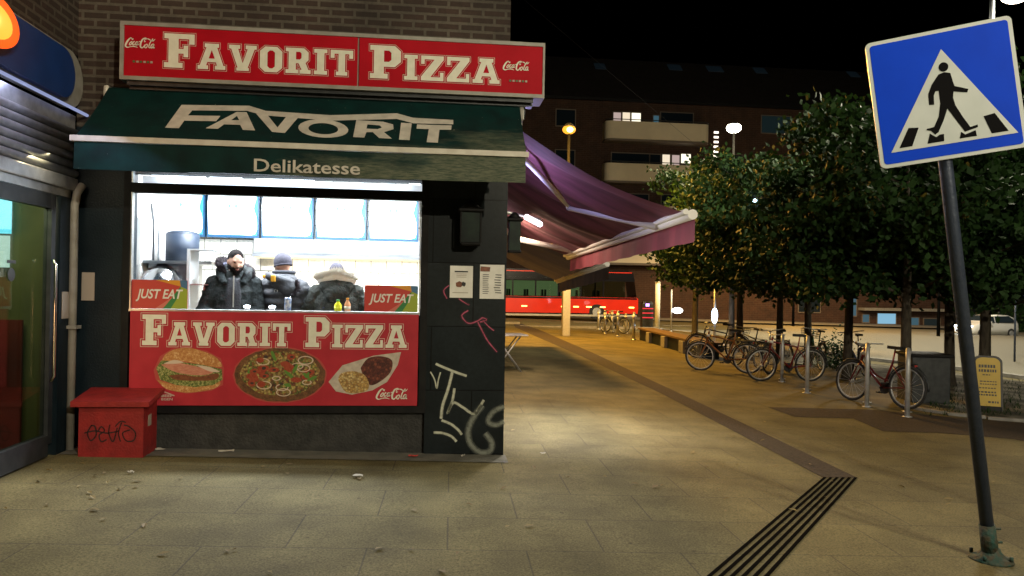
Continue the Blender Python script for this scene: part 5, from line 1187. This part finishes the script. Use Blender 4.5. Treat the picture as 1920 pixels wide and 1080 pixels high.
# ============================================================ BICYCLES
def wheel(mb_t, mb_r, c, r):
    for mbx, R0, rr in ((mb_t, r-.02, .02), (mb_r, r-.052, .012)):
        mbx.tube([(c[0]+R0*math.cos(a), c[1], c[2]+R0*math.sin(a)) for a in [2*math.pi*i/30 for i in range(30)]], rr, 7, closed=True)
    for i in range(18):
        a = 2*math.pi*i/18; s = .022*(1 if i % 2 else -1); mb_r.tube([(c[0], c[1]+s, c[2]), (c[0]+(r-.05)*math.cos(a), c[1], c[2]+(r-.05)*math.sin(a))], .0022, 4, False)
    mb_r.cyl((c[0], c[1]-.04, c[2]), (c[0], c[1]+.04, c[2]), .022, n=10)
def make_bike(label, frame_m, step=False, basket=False, rim='galv', rackm='dark_metal'):
    t = thing('bicycle', label, 'bicycle', group='bicycles parked in the racks')
    r = .345; bk, ft = Vector((-.53, 0, r)), Vector((.53, 0, r)); bb_ = Vector((-.08, 0, .29)); st = Vector((-.24, 0, .72)); sd = Vector((-.27, 0, .94)); hd = Vector((.33, 0, .86)); hb = Vector((.37, 0, .70))
    b = MB()
    b.tube([bb_, st, sd], [.018, .017, .012]); b.tube([bb_, hb], .02)
    if step: b.tube(smooth_pts([hd-Vector((.0, 0, .05)), Vector((.1, 0, .52)), Vector((-.15, 0, .42)), bb_+Vector((-.07, 0, .15))], 4), .016)
    else: b.tube([st, hd-Vector((0, 0, .03))], .017)
    for s in (-.05, .05):
        b.tube([bb_, bk+Vector((0, s, 0))], .010); b.tube([st-Vector((0, 0, .04)), bk+Vector((0, s, 0))], .009); b.tube([hb, hb+Vector((.03, s, -.10)), ft+Vector((0, s, 0))], .012)
    b.tube([hb, hd+Vector((-.015, 0, .06))], .022); b.build('frame', frame_m, t, world=False)
    for c, nme in ((bk, 'wheel'), (ft, 'wheel')):
        T_, R_ = MB(), MB(); wheel(T_, R_, c, r); w_ = T_.build('wheel', 'rubber', t, world=False); R_.build('rim', rim, w_, world=False)
    b = MB()
    for c, a0, a1 in ((bk, 15, 190), (ft, 20, 165)): b.tube([(c.x+(r+.025)*math.cos(R(a)), 0, c.z+(r+.025)*math.sin(R(a))) for a in range(a0, a1, 12)], .014, 6)
    b.build('mudguard', frame_m if basket else 'dark_metal', t, world=False)
    b = MB(); b.prism([(-.14, 0), (-.13, .07), (-.02, .045), (.14, .018), (.15, -.018), (-.02, -.045), (-.13, -.07)], .0, .05, lambda u, v, h: Vector((u-.27, v, .945+h-.015*abs(v)*10))); b.build('saddle', 'black', t, world=False)
    b = MB(); q = hd+Vector((-.03, 0, .12)); b.tube([hd, q], .013); b.tube(smooth_pts([q+Vector((-.10, -.30, .03)), q+Vector((.03, -.2, .02)), q+Vector((.04, 0, 0)), q+Vector((.03, .2, .02)), q+Vector((-.10, .30, .03))], 4), .012); b.build('handlebar', 'galv', t, world=False)
    b = MB(); b.cyl((bb_.x, -.06, bb_.z), (bb_.x, -.045, bb_.z), .095, n=20); b.tube([(bb_.x, -.07, bb_.z), (bb_.x+.14, -.075, bb_.z-.09)], .009); b.tube([(bb_.x, .07, bb_.z), (bb_.x-.14, .075, bb_.z+.09)], .009); b.tube([(bb_.x, -.07, bb_.z), (bb_.x, .07, bb_.z)], .012); ck = b.build('crank', 'dark_metal', t, world=False)
    for s in (1, -1): b = MB(); b.box((bb_.x+s*.14, -s*.12, bb_.z-s*.09), (.09, .10, .02)); b.build('pedal', 'rubber', ck, world=False)
    b = MB(); b.sph((ft.x-.19, -.0, .83), (.045, .035, .035), 10, 8); b.build('front_lamp', 'white_lac', t, world=False)
    b = MB(); b.box((-.47, 0, .735), (.36, .12, .015)); b.tube([(-.60, .06, .73), bk+Vector((0, .06, 0))], .006); b.tube([(-.60, -.06, .73), bk+Vector((0, -.06, 0))], .006); b.build('luggage_rack', rackm, t, world=False)
    b = MB(); b.box((ft.x*0-.66, 0, .70), (.02, .05, .035), bev=.005); b.build('rear_reflector', 'st_red', t, world=False)
    if basket:
        b = MB(); c = Vector((.52, 0, .86))
        for i in range(5):
            z = -.11+.055*i; k = 1+.06*i; b.tube([c+Vector((x*.16*k, y*.17*k, z)) for x, y in ((-1, -1), (1, -1), (1, 1), (-1, 1))], .005, 5, closed=True)
        for i in range(16):
            a = 2*math.pi*i/16; x = max(-1, min(1, 1.4*math.cos(a))); y = max(-1, min(1, 1.4*math.sin(a))); b.tube([c+Vector((x*.16, y*.17, -.11)), c+Vector((x*.16*1.24, y*.17*1.24, .11))], .004, 4)
        b.build('basket', 'black', t, world=False)
    return t
mat('bike_red', (.16, .012, .014), rough=.3, coat=.5); mat('bike_orange', (.22, .07, .012), rough=.35); mat('bike_black', (.015, .016, .02), rough=.3); mat('bike_silver', (.40, .42, .44), rough=.3, metal=.5); mat('bike_green', (.02, .08, .04), rough=.35); mat('bike_blue', (.03, .05, .12), rough=.35)
def place_bike(pa, pb, label, m, lean=4, **k):
    """pa: ground contact of the rear wheel, pb: of the front wheel (as seen)."""
    A = onG(*pa); B = onG(*pb); d = (B-A); d.z = 0; d.normalize(); c = (A+B)/2; t = make_bike(label, m, **k)
    t.location = (c.x, c.y, gz(c.x)); t.rotation_euler = (R(lean), 0, math.atan2(d.y, d.x)); return t
place_bike((1712, 771), (1584, 748), 'red step-through bicycle nearest the bin, front wheel pointing left', 'bike_red', step=True)
place_bike((1522, 717), (1422, 714), 'red framed bicycle in the middle of the row with pale rims', 'bike_red', -4)
place_bike((1500, 694), (1416, 704), 'silver bicycle standing behind the red framed one', 'bike_silver', 5, rim='steel')
place_bike((1392, 701), (1322, 695), 'orange framed bicycle at the far left end of the row', 'bike_orange', -5)
place_bike((1436, 697), (1368, 684), 'black bicycle tangled behind the orange framed one', 'bike_black', 6, basket=True)
place_bike((1556, 700), (1500, 682), 'dark green bicycle with a front basket, partly behind the second rack hoop', 'bike_green', 4, basket=True, step=True)
place_bike((1640, 712), (1580, 694), 'dark blue bicycle behind the red step-through one', 'bike_blue', -6)
place_bike((1372, 676), (1318, 672), 'dark bicycle farthest back beside the end of the bench', 'bike_black', 3)
place_bike((1180, 627), (1124, 622), 'small distant dark bicycle among the steel bollards near the bus', 'bike_black', 3)
# rack hoops seen end-on
def hoop(px, pb, pt, label):
    g = onG(px, pb); d = (g-CP).dot(fw); h = (pb-pt)/FPX*d; t = thing('bike_rack_hoop', label, 'bike rack', g, group='grey steel hoops of the bike rack')
    v = (g-CP); v.z = 0; v.normalize(); w_ = .55
    pts = [g]+[g+v*(w_/2-w_/2*math.cos(a))+Vector((0, 0, h-.22+.22*math.sin(a))) for a in [math.pi*i/10 for i in range(11)]]+[g+v*w_]
    b = MB(); b.tube(pts, .036, 10); b.build('hoop_tube', 'galv', t)
    b = MB(); b.lathe([(.07, 0), (.07, .012)], g, 14); b.lathe([(.07, 0), (.07, .012)], g+v*w_, 14); b.build('foot_plate', 'galv', t)
hoop(1701, 782, 658, 'rightmost steel hoop of the bike rack, in front of the step-through bicycle')
hoop(1625, 763, 648, 'second steel hoop from the right, between the front wheel and the saddle')
hoop(1513, 737, 634, 'third steel hoop from the right, in front of the middle bicycles')
hoop(1466, 716, 630, 'leftmost steel hoop of the bike rack, among the tangled bicycles')

# ============================================================ DARK BIN PLANTER, YELLOW BOARD
g = onG(1745, 757); t = thing('planter_box', 'large dark square planter box between the trees and the bike rack', 'planter', g)
b = MB(); b.box(g+Vector((.1, .35, .40)), (.62, .7, .80), -.25, bev=.015); b.build('box_body', 'dark_metal', t)
b = MB(); b.box(g+Vector((.1, .35, .82)), (.70, .78, .05), -.25, bev=.01); b.build('rim', 'black_frame', t)
g = onG(1853, 770); d = (g-CP).dot(fw); h = (770-668)/FPX*d; t = thing('pavement_board', 'yellow rounded pavement board with dark lettering and black frame on the right', 'board', g)
bu = Vector((math.cos(R(-28)), math.sin(R(-28)), 0)); bn_ = Vector((bu.y, -bu.x, 0)); W = 43/FPX*d
def bfn(u, v, o): return g+bu*(u*W)+Vector((0, 0, 1))*(v*h)+bn_*(o)+bn_*(-.12*v)
def rp(x0, y0, x1, y1, r, ry, n=6):
    o = [(x0, y0), (x1, y0)]
    for cx, cy, a0 in ((x1-r, y1-ry, 0), (x0+r, y1-ry, 90)): o += [(cx+r*math.cos(R(a0+90*i/n)), cy+ry*math.sin(R(a0+90*i/n))) for i in range(n+1)]
    return o
mat('board_yellow', (.60, .42, .06), (.54, .37, .05), scale=6, rough=.5)
b = MB(); b.prism(rp(-.56, 0, .56, 1, .30, .12), -.03, 0, bfn); b.build('frame', 'black', t)
b = MB(); b.poly([rp(-.47, .06, .47, .965, .26, .10)], lambda u, v: bfn(u, v, .004)); b.build('yellow_panel', 'board_yellow', t)
b = MB(); b.prism(rp(-.5, 0, .5, .95, .3, .12), -.35, -.33, lambda u, v, h: bfn(u, v, h)+bn_*(.24*v)); b.box(g-bn_*.17+Vector((0, 0, .04)), (W, .4, .07), R(-28)); b.build('back_leg', 'black', t)
b = MB(); r_ = random.Random(11); 
for (v, hh, x0, x1) in ((.78, .055, -.34, .30), (.70, .05, -.34, .34), (.64, .02, -.2, .1), (.52, .02, -.3, .3), (.47, .02, -.3, .3), (.40, .02, -.34, .25), (.32, .03, -.36, .30), (.27, .03, -.36, .26), (.14, .035, .0, .42)):
    x = x0
    while x < x1: w_ = r_.uniform(.05, .10); b.poly([[(x, v), (x+w_, v), (x+w_, v+hh), (x, v+hh)]], lambda u, v_: bfn(u, v_, .006)); x += w_+.03
b.build('small_print', 'black', t)
# ============================================================ WHITE CAR ON THE ROAD
mat('car_white', (.75, .75, .72), rough=.3, coat=.6); mat('car_glass', (.02, .03, .04), rough=.08)
g = onG(1847, 632); t = thing('parked_car', 'small white hatchback with glaring headlights on the road at the right', 'car', (g.x, g.y, gz(g.x)), R(190))
t.name = 'car'
def carbody():
    L_ = 3.9; st = [(-1.95, .30, .62, .62, .72), (-1.88, .22, .92, 1.0, .80), (-1.75, .20, .95, 1.32, .82), (-1.2, .20, .93, 1.46, .83), (-.3, .20, .92, 1.49, .84), (.35, .20, .91, 1.42, .84), (.80, .20, .92, 1.12, .84), (1.10, .20, .92, .96, .83), (1.6, .22, .82, .84, .80), (1.88, .26, .66, .68, .70), (1.95, .34, .52, .54, .58)]
    b = MB(); vs = []; m = 14
    for x, zb, zl, zr, w_ in st:
        ring = [(-w_, zb), (-w_*1.02, (zb+zl)/2), (-w_*.98, zl), (-w_*.80 if zr-zl > .2 else -w_*.9, zr-.06 if zr-zl > .2 else zr), (-w_*.6, zr), (w_*.6, zr), (w_*.80 if zr-zl > .2 else w_*.9, zr-.06 if zr-zl > .2 else zr), (w_*.98, zl), (w_*1.02, (zb+zl)/2), (w_, zb)]
        vs += [(x, y, z) for y, z in ring]
    n = 10; k = len(st); fs = [(i*n+j, i*n+(j+1) % n, (i+1)*n+(j+1) % n, (i+1)*n+j) for i in range(k-1) for j in range(n)]; fs += [list(range(n)), [(k-1)*n+j for j in range(n)]]
    b.add(vs, fs, True); return b
carbody().build('body', 'car_white', t, world=False)
for s in (-1, 1):
    b = MB(); y = s*.845; yt = s*.70
    b.add([(-1.45, y, .97), (.10, y, .97), (.05, yt, 1.38), (-1.15, yt, 1.40), (-1.5, y-s*.02, 1.12)], [(0, 1, 2, 3, 4)]); b.add([(.16, y, .97), (.82, y, .97), (.36, yt, 1.36), (.12, yt, 1.38)], [(0, 1, 2, 3)]); b.build('side_window', 'car_glass', t, world=False)
    b = MB(); b.sph((1.78, s*.56, .66), (.14, .15, .10), 14, 10); b.build('headlight', emis('head', (.80, .93, 1), 30) if s < 0 else 'head', t, world=False)
    b = MB(); b.box((.62, s*.93, 1.0), (.14, .16, .11), bev=.03); b.build('mirror', 'car_white', t, world=False)
    for x in (-1.2, 1.22):
        b = MB(); b.cyl((x, s*.66, .30), (x, s*.86, .30), .30, n=22); wh = b.build('wheel', 'rubber', t, world=False); b = MB(); b.cyl((x, s*.865, .30), (x, s*.872, .30), .18, n=16); b.build('rim', 'galv', wh, world=False)
b = MB(); b.add([(.88, -.70, 1.08), (.88, .70, 1.08), (.42, .60, 1.42), (.42, -.60, 1.42)], [(0, 1, 2, 3)]); b.build('windscreen', 'car_glass', t, world=False)
b = MB(); b.box((1.93, 0, .42), (.06, .9, .16), bev=.02); b.build('grille', 'black', t, world=False)
hl = Matrix.Rotation(R(190), 3, 'Z') @ Vector((2.3, 0, .66)); lamp('POINT', 'headlight_beam', Vector((g.x, g.y, gz(g.x)))+hl, 60, (.8, .92, 1), .2, t).location = (2.3, 0, .66)
# far kerb island and low wall by the car
a = onG(1772, 636); c = onG(1990, 640); b = MB(); m_ = (a+c)/2; b.box((m_.x, m_.y-1.5, gz(m_.x)+.08), ((c-a).length, 1.6, .16), 0, bev=.03); struct(b, 'traffic_island', 'kerb')
# ============================================================ TREES
mat('bark', (.035, .028, .020), (.065, .055, .04), scale=18, rough=.9, bump=.8, bscale=30, stretch=(1, 1, .3))
def leafmat(name, a, c, tr=.25):
    m = mat(name, a, c, scale=1.1, rough=.7, spec=.25, detail=8, lo=.3, hi=.7); nt, N, L, b = nodes_of(m)
    t = N.new('ShaderNodeBsdfTranslucent'); t.inputs[0].default_value = (c[0]*1.2, c[1]*1.2, c[2], 1); mx = N.new('ShaderNodeMixShader'); mx.inputs[0].default_value = tr
    L.new(b.outputs[0], mx.inputs[1]); L.new(t.outputs[0], mx.inputs[2]); L.new(mx.outputs[0], N['Material Output'].inputs[0])
leafmat('leaf', (.007, .026, .006), (.022, .060, .012), .05); leafmat('leaf_yellow', (.10, .085, .015), (.14, .11, .02))
def tree_meshes(seed, H=6.3, cw=3.1, zb=2.0, nl=15000):
    r = random.Random(seed); tr = MB(); lf = MB(); tips = []
    base_r = .11
    tr.tube([(0, 0, -.1), (0, 0, .25), (.02, .01, 1.6), (.05, .0, 3.0), (.0, .03, H-1.2)], [base_r*1.5, base_r, base_r*.85, base_r*.6, .02], 12)
    for i in range(26):
        z = r.uniform(1.75, H-1.2); a = r.uniform(0, 6.28); t_ = (z-zb)/(H-zb); L_ = cw*(.95-.5*max(0, t_)**1.5)*r.uniform(.65, 1.05)
        d = Vector((math.cos(a), math.sin(a), r.uniform(.15, .7))).normalized(); p0 = Vector((0, 0, z)); p1 = p0+d*L_*.5+Vector((0, 0, .05)); p2 = p0+d*L_+Vector((0, 0, -.15*L_*r.random()))
        tr.tube([p0, p1, p2], [.035, .022, .007], 6)
        for k in range(4):
            q = p0.lerp(p2, r.uniform(.35, .95)); e = q+Vector((r.uniform(-1, 1), r.uniform(-1, 1), r.uniform(-.5, .6)))*.65; tr.tube([q, e], [.01, .004], 5); tips += [q, e, q.lerp(e, .5)]
        tips += [p1, p2, p2]
    clumps = [(p, r.uniform(.30, .62)) for p in tips]
    for _ in range(nl):
        c, s = r.choice(clumps); d = Vector((r.gauss(0, 1), r.gauss(0, 1), r.gauss(0, .75)))
        p = c+d*s*.55
        if p.z < zb-.15+.25*math.sin(p.x*3+p.y*2): continue
        L_ = r.uniform(.10, .20); n = Vector((r.uniform(-1, 1), r.uniform(-1, 1), r.uniform(-.2, 1))).normalized(); u = n.orthogonal(); u.rotate(Matrix.Rotation(r.uniform(0, 6.28), 3, n)); u.normalize(); v = n.cross(u)
        lf.mat(1 if r.random() < .006 else 0)
        lf.add([p-u*L_*.5, p+v*L_*.34-n*.01, p+u*L_*.55-n*.02, p-v*L_*.34-n*.01], [(0, 1, 2, 3)], False)
    return tr, lf
protos = []
def leaf_tree(x, y, label, k, s=1.0, rz=0):
    t = thing('street_tree', label, 'tree', (x, y, gz(x)), rz, group='leafy street trees behind the bicycles')
    if len(protos) <= k:
        tr, lf = tree_meshes(20+k*3); a = tr.build('trunk', 'bark', t, world=False); b_ = lf.build('crown', ['leaf', 'leaf_yellow'], t, world=False); protos.append((a, b_))
    else:
        for o in protos[k]: c = o.copy(); COL.objects.link(c); c.parent = t
    t.scale = (s, s, s); return t
def at(px, D):   # trunk seen at column px, D metres ahead
    d = ray(px, 600); q = CP+d*D; return q.x, q.y
for i, (px, D, lab, k, s, rz) in enumerate((
    (1303, 32.0, 'leftmost slim tree at the end of the row, beyond the bench', 0, 1.22, 0.3),
    (1372, 28.5, 'second tree from the left of the row, its trunk right of the post with the bluish glow', 1, 1.08, 1.2),
    (1388, 24.5, 'third tree from the left of the row, trunk close beside the second', 2, 1.02, 2.2),
    (1462, 22.5, 'slim trunked tree rising behind the tangled bicycles', 3, .98, 4.0),
    (1516, 19.5, 'tree whose trunk stands behind the third rack hoop', 0, .92, 2.9),
    (1590, 16.5, 'tree with dark trunk left of the red step-through bicycle', 1, .92, 5.1),
    (1700, 13.6, 'thick trunked tree directly behind the dark planter box', 2, .90, .9),
    (1782, 16.0, 'tree behind the leaning sign post, trunk left of the post', 3, .98, 1.9),
    (1846, 14.2, 'tree whose trunk rises behind the yellow pavement board', 0, .88, 3.9),
    (1985, 14.5, 'rightmost tree, its crown filling the right edge beside the sign', 1, .95, 2.0))):
    x, y = at(px, D); leaf_tree(x, y, lab, k, s, rz)
# low weeds in the bed
b = MB(); r = random.Random(5)
for _ in range(1500):
    q = onG(r.uniform(1735, 1915), r.uniform(715, 780)) if r.random() < .6 else onG(r.uniform(1520, 1600), r.uniform(672, 690))
    h = r.uniform(.03, .12); a = r.uniform(0, 6.28); o = Vector((math.cos(a), math.sin(a), 0))*h*.8; w_ = Vector((-o.y, o.x, 0)).normalized()*.008
    b.add([q-w_, q+w_, q+o+Vector((0, 0, h))], [(0, 1, 2)], False)
tag(b.build('weeds', 'leaf'), kind='stuff')
# potted shrub beside the tangle of bikes
q = onG(1568, 690); t = thing('shrub', 'small bushy green plant growing between the bicycles and the dark trunk', 'shrub', q); b = MB()
for _ in range(700):
    p = q+Vector((r.gauss(0, .22), r.gauss(0, .22), abs(r.gauss(.35, .25)))); u = Vector((r.uniform(-1, 1), r.uniform(-1, 1), r.uniform(-.4, 1))).normalized()*.05; v = u.orthogonal().normalized()*.022
    b.add([p-u, p+v, p+u, p-v], [(0, 1, 2, 3)], False)
b.build('leaves', 'leaf', t); b = MB()
for k in range(6): b.tube([q, q+Vector((r.uniform(-.2, .2), r.uniform(-.2, .2), .6))], .008, 5)
b.build('stem', 'bark', t)

# ============================================================ FALLEN LEAVES AND SCRAPS
b = MB(); r = random.Random(9); mat('leaf_dead', (.22, .17, .06), (.15, .10, .04), scale=3, rough=.7)
for _ in range(85):
    px = r.uniform(0, 1900); py = r.choice((r.uniform(868, 1075), r.uniform(868, 960), r.uniform(700, 900)))
    if py < 868 and px < 960: continue
    q = onG(px, py, .012); s = r.uniform(.018, .045); a = r.uniform(0, 6.28); u = Vector((math.cos(a), math.sin(a), r.uniform(-.1, .3)))*s; v = Vector((-math.sin(a), math.cos(a), r.uniform(-.2, .2)))*s*.5
    b.add([q-u, q+v+Vector((0, 0, .006)), q+u, q-v+Vector((0, 0, .006))], [(0, 1, 2, 3)], False)
tag(b.build('fallen_leaves', 'leaf_dead'), kind='stuff')
mat('paper_w', (.50, .48, .42), (.36, .34, .30), scale=30, rough=.8)
for px, py, w_, h_, lab, m in ((671, 893, .085, .06, 'square cream paper scrap on the slabs in front of the shop', 'paper_w'), (424, 846, .14, .05, 'flattened white paper wrapper at the foot of the wall', 'paper_w'), (300, 843, .09, .05, 'crumpled pale scrap beside the red storage box', 'paper_w'), (246, 886, .05, .03, 'tiny white scrap in front of the red storage box', 'paper_w'), (775, 856, .09, .03, 'small red wrapper at the foot of the frame', 'st_red'), (868, 855, .06, .03, 'small white scrap at the foot of the pillar', 'paper_w'), (92, 882, .06, .02, 'flat yellowish scrap near the left shopfront', 'leaf_dead'), (1018, 851, .06, .03, 'pale scrap right of the pillar corner', 'paper_w')):
    q = onG(px, py, .014); a = r.uniform(0, 3); n = 4; b = MB(); vs = []
    for j in range(n+1):
        for i in range(n+1):
            u = (i/n-.5)*w_; v = (j/n-.5)*h_; vs.append((q.x+u*math.cos(a)-v*math.sin(a), q.y+u*math.sin(a)+v*math.cos(a), q.z+r.uniform(0, .016)))
    b.add(vs, [(j*(n+1)+i, j*(n+1)+i+1, (j+1)*(n+1)+i+1, (j+1)*(n+1)+i) for j in range(n) for i in range(n)], False)
    tag(b.build('litter_scrap', m, None, q), lab, 'litter')

# ============================================================ FAR APARTMENT BUILDING
FB = 58.0; t = thing('apartment_building', 'long brick apartment building with cream balconies and a dark tiled roof across the street', 'building', (18, FB, 0)); fb = t
def fx(px): return onY(px, 400, FB).x
def fz(px, py): return onY(px, py, FB).z
zr = fz(1300, 195); xl, xr = -14, fx(1790)
mat('balc', (.82, .72, .52), (.76, .66, .48), scale=1.2, rough=.8); mat('roof_tile', (.018, .014, .012), (.03, .022, .02), scale=2, rough=.8); mat('win_dark', (.012, .02, .03), rough=.08); mat('win_frame', (.16, .13, .10), rough=.6)
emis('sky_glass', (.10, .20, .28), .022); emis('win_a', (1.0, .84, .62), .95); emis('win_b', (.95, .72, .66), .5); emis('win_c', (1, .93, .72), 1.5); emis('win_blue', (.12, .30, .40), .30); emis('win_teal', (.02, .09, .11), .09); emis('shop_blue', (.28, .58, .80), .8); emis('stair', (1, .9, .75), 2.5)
b = MB(); b.bb((xl, FB, -2), (xr, FB+11, zr)); b.build('wall', 'brick_far', t)
b = MB(); b.add([(xl, FB-.5, zr), (xr+.4, FB-.5, zr), (xr+.4, FB+5.5, zr+5), (xl, FB+5.5, zr+5), (xl, FB+11.5, zr), (xr+.4, FB+11.5, zr)], [(0, 1, 2, 3), (3, 2, 5, 4), (0, 1, 5, 4), (1, 2, 5), (0, 3, 4)]); rf = b.build('roof', 'roof_tile', t)
b = MB(); b.bb((xl, FB-.62, zr-.18), (xr+.4, FB-.40, zr+.02)); b.build('gutter', 'black_frame', rf)
for px, py, s in ((1125, 125, .8), (1265, 127, 1), (1340, 130, 1.2), (1425, 133, .9), (1600, 140, .8)):
    q = onP(px, py, Vector((0, FB-.5, zr)), Vector((0, -5, 6)).normalized()); b = MB(); b.box(q, (1.15*s, 1.1, .12), mtx=Matrix.Rotation(R(40), 3, 'X')); b.build('skylight', 'sky_glass', rf)
def fwin(px0, px1, py0, py1, m, frame=True):
    x0, x1 = fx(px0), fx(px1); z1 = fz((px0+px1)/2, py0); z0 = fz((px0+px1)/2, py1)
    b = MB(); b.bb((x0, FB-.03, z0), (x1, FB+.05, z1)); w_ = b.build('window', m, fb)
    b = MB()
    for a, c in (((x0-.07, FB-.06, z0-.07), (x0, FB-.001, z1+.07)), ((x1, FB-.06, z0-.07), (x1+.07, FB-.001, z1+.07)), ((x0, FB-.06, z1), (x1, FB-.001, z1+.07)), ((x0, FB-.10, z0-.08), (x1, FB-.001, z0))): b.bb(a, c)
    b.build('frame', 'win_frame', w_)
# lit panes and dark ones, storey by storey
for a in ((1147, 1161, 211, 236, 'win_b'), (1164, 1178, 211, 237, 'win_a'), (1181, 1198, 212, 238, 'win_c'), (1222, 1232, 217, 236, 'win_blue'), (1236, 1296, 212, 238, 'win_dark'), (1425, 1478, 218, 250, 'win_teal'), (1520, 1560, 222, 250, 'win_dark'),
          (1145, 1215, 288, 315, 'win_dark'), (1217, 1236, 290, 318, 'win_dark'), (1240, 1254, 290, 318, 'win_a'), (1258, 1272, 291, 318, 'win_b'), (1275, 1293, 289, 307, 'win_c'), (1425, 1478, 294, 322, 'win_dark'), (1520, 1560, 296, 322, 'win_teal'),
          (1040, 1075, 206, 236, 'win_dark'), (1040, 1075, 282, 312, 'win_dark'), (1330, 1390, 290, 318, 'win_dark'), (1600, 1614, 218, 240, 'win_a'), (1425, 1478, 370, 398, 'win_dark'), (1520, 1560, 372, 400, 'win_dark'), (1145, 1215, 364, 392, 'win_dark'), (1240, 1293, 366, 394, 'win_dark'), (1330, 1390, 368, 396, 'win_blue'),
          (1425, 1460, 446, 474, 'win_dark'), (1330, 1390, 444, 472, 'win_dark'), (1500, 1540, 560, 585, 'win_dark'), (1590, 1608, 530, 592, 'win_blue')): fwin(*a)
# balconies with rounded ends
def balcony(px0, px1, py0, py1):
    x0, x1 = fx(px0), fx(px1); z1, z0 = fz((px0+px1)/2, py0), fz((px0+px1)/2, py1); r_ = .5; b = MB(); o = []
    o = [(x0, FB), (x0, FB-1.3+r_)]+[(x0+r_-r_*math.cos(a), FB-1.3+r_-r_*math.sin(a)) for a in (.4, .8, 1.2)]+[(x0+r_, FB-1.3), (x1-r_, FB-1.3)]+[(x1-r_+r_*math.sin(a), FB-1.3+r_-r_*math.cos(a)) for a in (.4, .8, 1.2)]+[(x1, FB-1.3+r_), (x1, FB)]
    b.prism(o, z0, z1, lambda u, v, h: Vector((u, v, h))); bl = b.build('balcony', 'balc', fb)
    b = MB(); b.prism(o, z0-.16, z0-.005, lambda u, v, h: Vector((u, v+.05, h))); b.build('slab', 'win_frame', bl)
    b = MB(); b.tube([Vector((u, v, z1+.13)) for u, v in o[1:-1]], .035, 6); b.build('rail', 'dark_metal', bl)
for a in ((1127, 1318, 236, 268), (1127, 1318, 313, 345), (1127, 1318, 389, 421), (1127, 1318, 464, 495)): balcony(*a)
b = MB()
for k in range(6): z = fz(1340, 248+k*9); x = fx(1340); b.bb((x-.17, FB-.04, z-.09), (x+.2, FB+.02, z+.07))
b.build('stair_window', 'stair', fb)
# blue lit shopfronts at the foot of the building
for px0, px1, py0, py1, m in ((1648, 1682, 588, 607, 'shop_blue'), (1620, 1632, 590, 604, 'win_blue'), (1700, 1725, 596, 612, 'win_blue'), (1735, 1765, 598, 614, 'win_teal')): fwin(px0, px1, py0, py1, m)
b = MB(); x0, x1 = fx(1612), fx(1775); b.bb((x0, FB-.9, fz(1700, 583)), (x1, FB-.001, fz(1700, 578))); b.build('canopy', 'grey_trim', fb)
# neighbouring dark block on the right and street hedge
t = thing('office_block', 'dark low office block beyond the road at the far right', 'building', (52, 66, gz(52)))
b = MB(); b.bb((onY(1800, 500, 64).x, 64, -2), (95, 80, 7.5)); b.build('wall', 'base_stone', t)
b = MB(); b.bb((onY(1795, 500, 63.5).x, 63.5, 7.5), (96, 80.5, 7.9)); b.build('roof', 'roof_tile', t)
for i in range(5):
    x = onY(1810+i*28, 520, 64).x; b = MB(); b.bb((x, 63.96, 2.4), (x+.9, 64.02, 4.0)); w_ = b.build('window', 'win_dark' if i != 2 else 'win_teal', t); b = MB(); b.bb((x-.08, 63.9, 2.3), (x+.98, 63.959, 2.4)); b.build('sill', 'grey_trim', w_)
def hedge(px0, px1, py, D, label, h, n):
    a = CP+ray(px0, py)*D; c = CP+ray(px1, py)*D; t = thing('hedge', label, 'hedge', (a.x, a.y, gz(a.x))); b = MB(); r = random.Random(int(px0))
    for _ in range(n):
        p = a.lerp(c, r.random()); p.z = gz(p.x)+abs(r.gauss(h*.5, h*.28)); p.y += r.gauss(0, .5); u = Vector((r.uniform(-1, 1), r.uniform(-1, 1), r.uniform(-.5, 1))).normalized()*.11; v = u.orthogonal().normalized()*.07
        b.add([p-u, p+v, p+u, p-v], [(0, 1, 2, 3)], False)
    b.build('foliage', 'leaf', t); b = MB()
    for k in range(10): p = a.lerp(c, k/9); p.z = gz(p.x); b.tube([p, p+Vector((0, 0, h*.8))], .03, 5)
    b.build('stem', 'bark', t)
hedge(1830, 2080, 600, 56, 'dark hedge behind the white car at the right edge', 2.2, 5000)
# small far lamps on the right
q = onD(1873, 548, 50); t = thing('street_lamp', 'tiny distant white lamp left of the small blue sign', 'street lamp', (q.x, q.y, gz(q.x)), group='street lamps')
b = MB(); b.tube([(q.x, q.y, gz(q.x)), q], .06, 8); b.build('pole', 'dark_metal', t); b = MB(); b.sph(q, (.32, .2, .16), 14, 8); b.build('lens', 'lamp_white', t)
q = onD(1415, 376, 17.0); t = thing('hanging_lamp', 'tiny bluish white lamp hung on a wire in front of the tree crowns', 'lamp', q)
b = MB(); b.sph(q, (.05, .05, .035), 12, 8); b.build('bulb', 'blue_white', t); b = MB(); b.tube([q+Vector((0, 0, .035)), q+Vector((0, 0, .12))], .03, 8); b.tube([Vector((-.1+CX, q.y, 9.0)), q+Vector((0, 0, .12)), Vector((q.x+14, q.y+6, 9))], .0025, 4); b.build('wire', 'dark_metal', t)
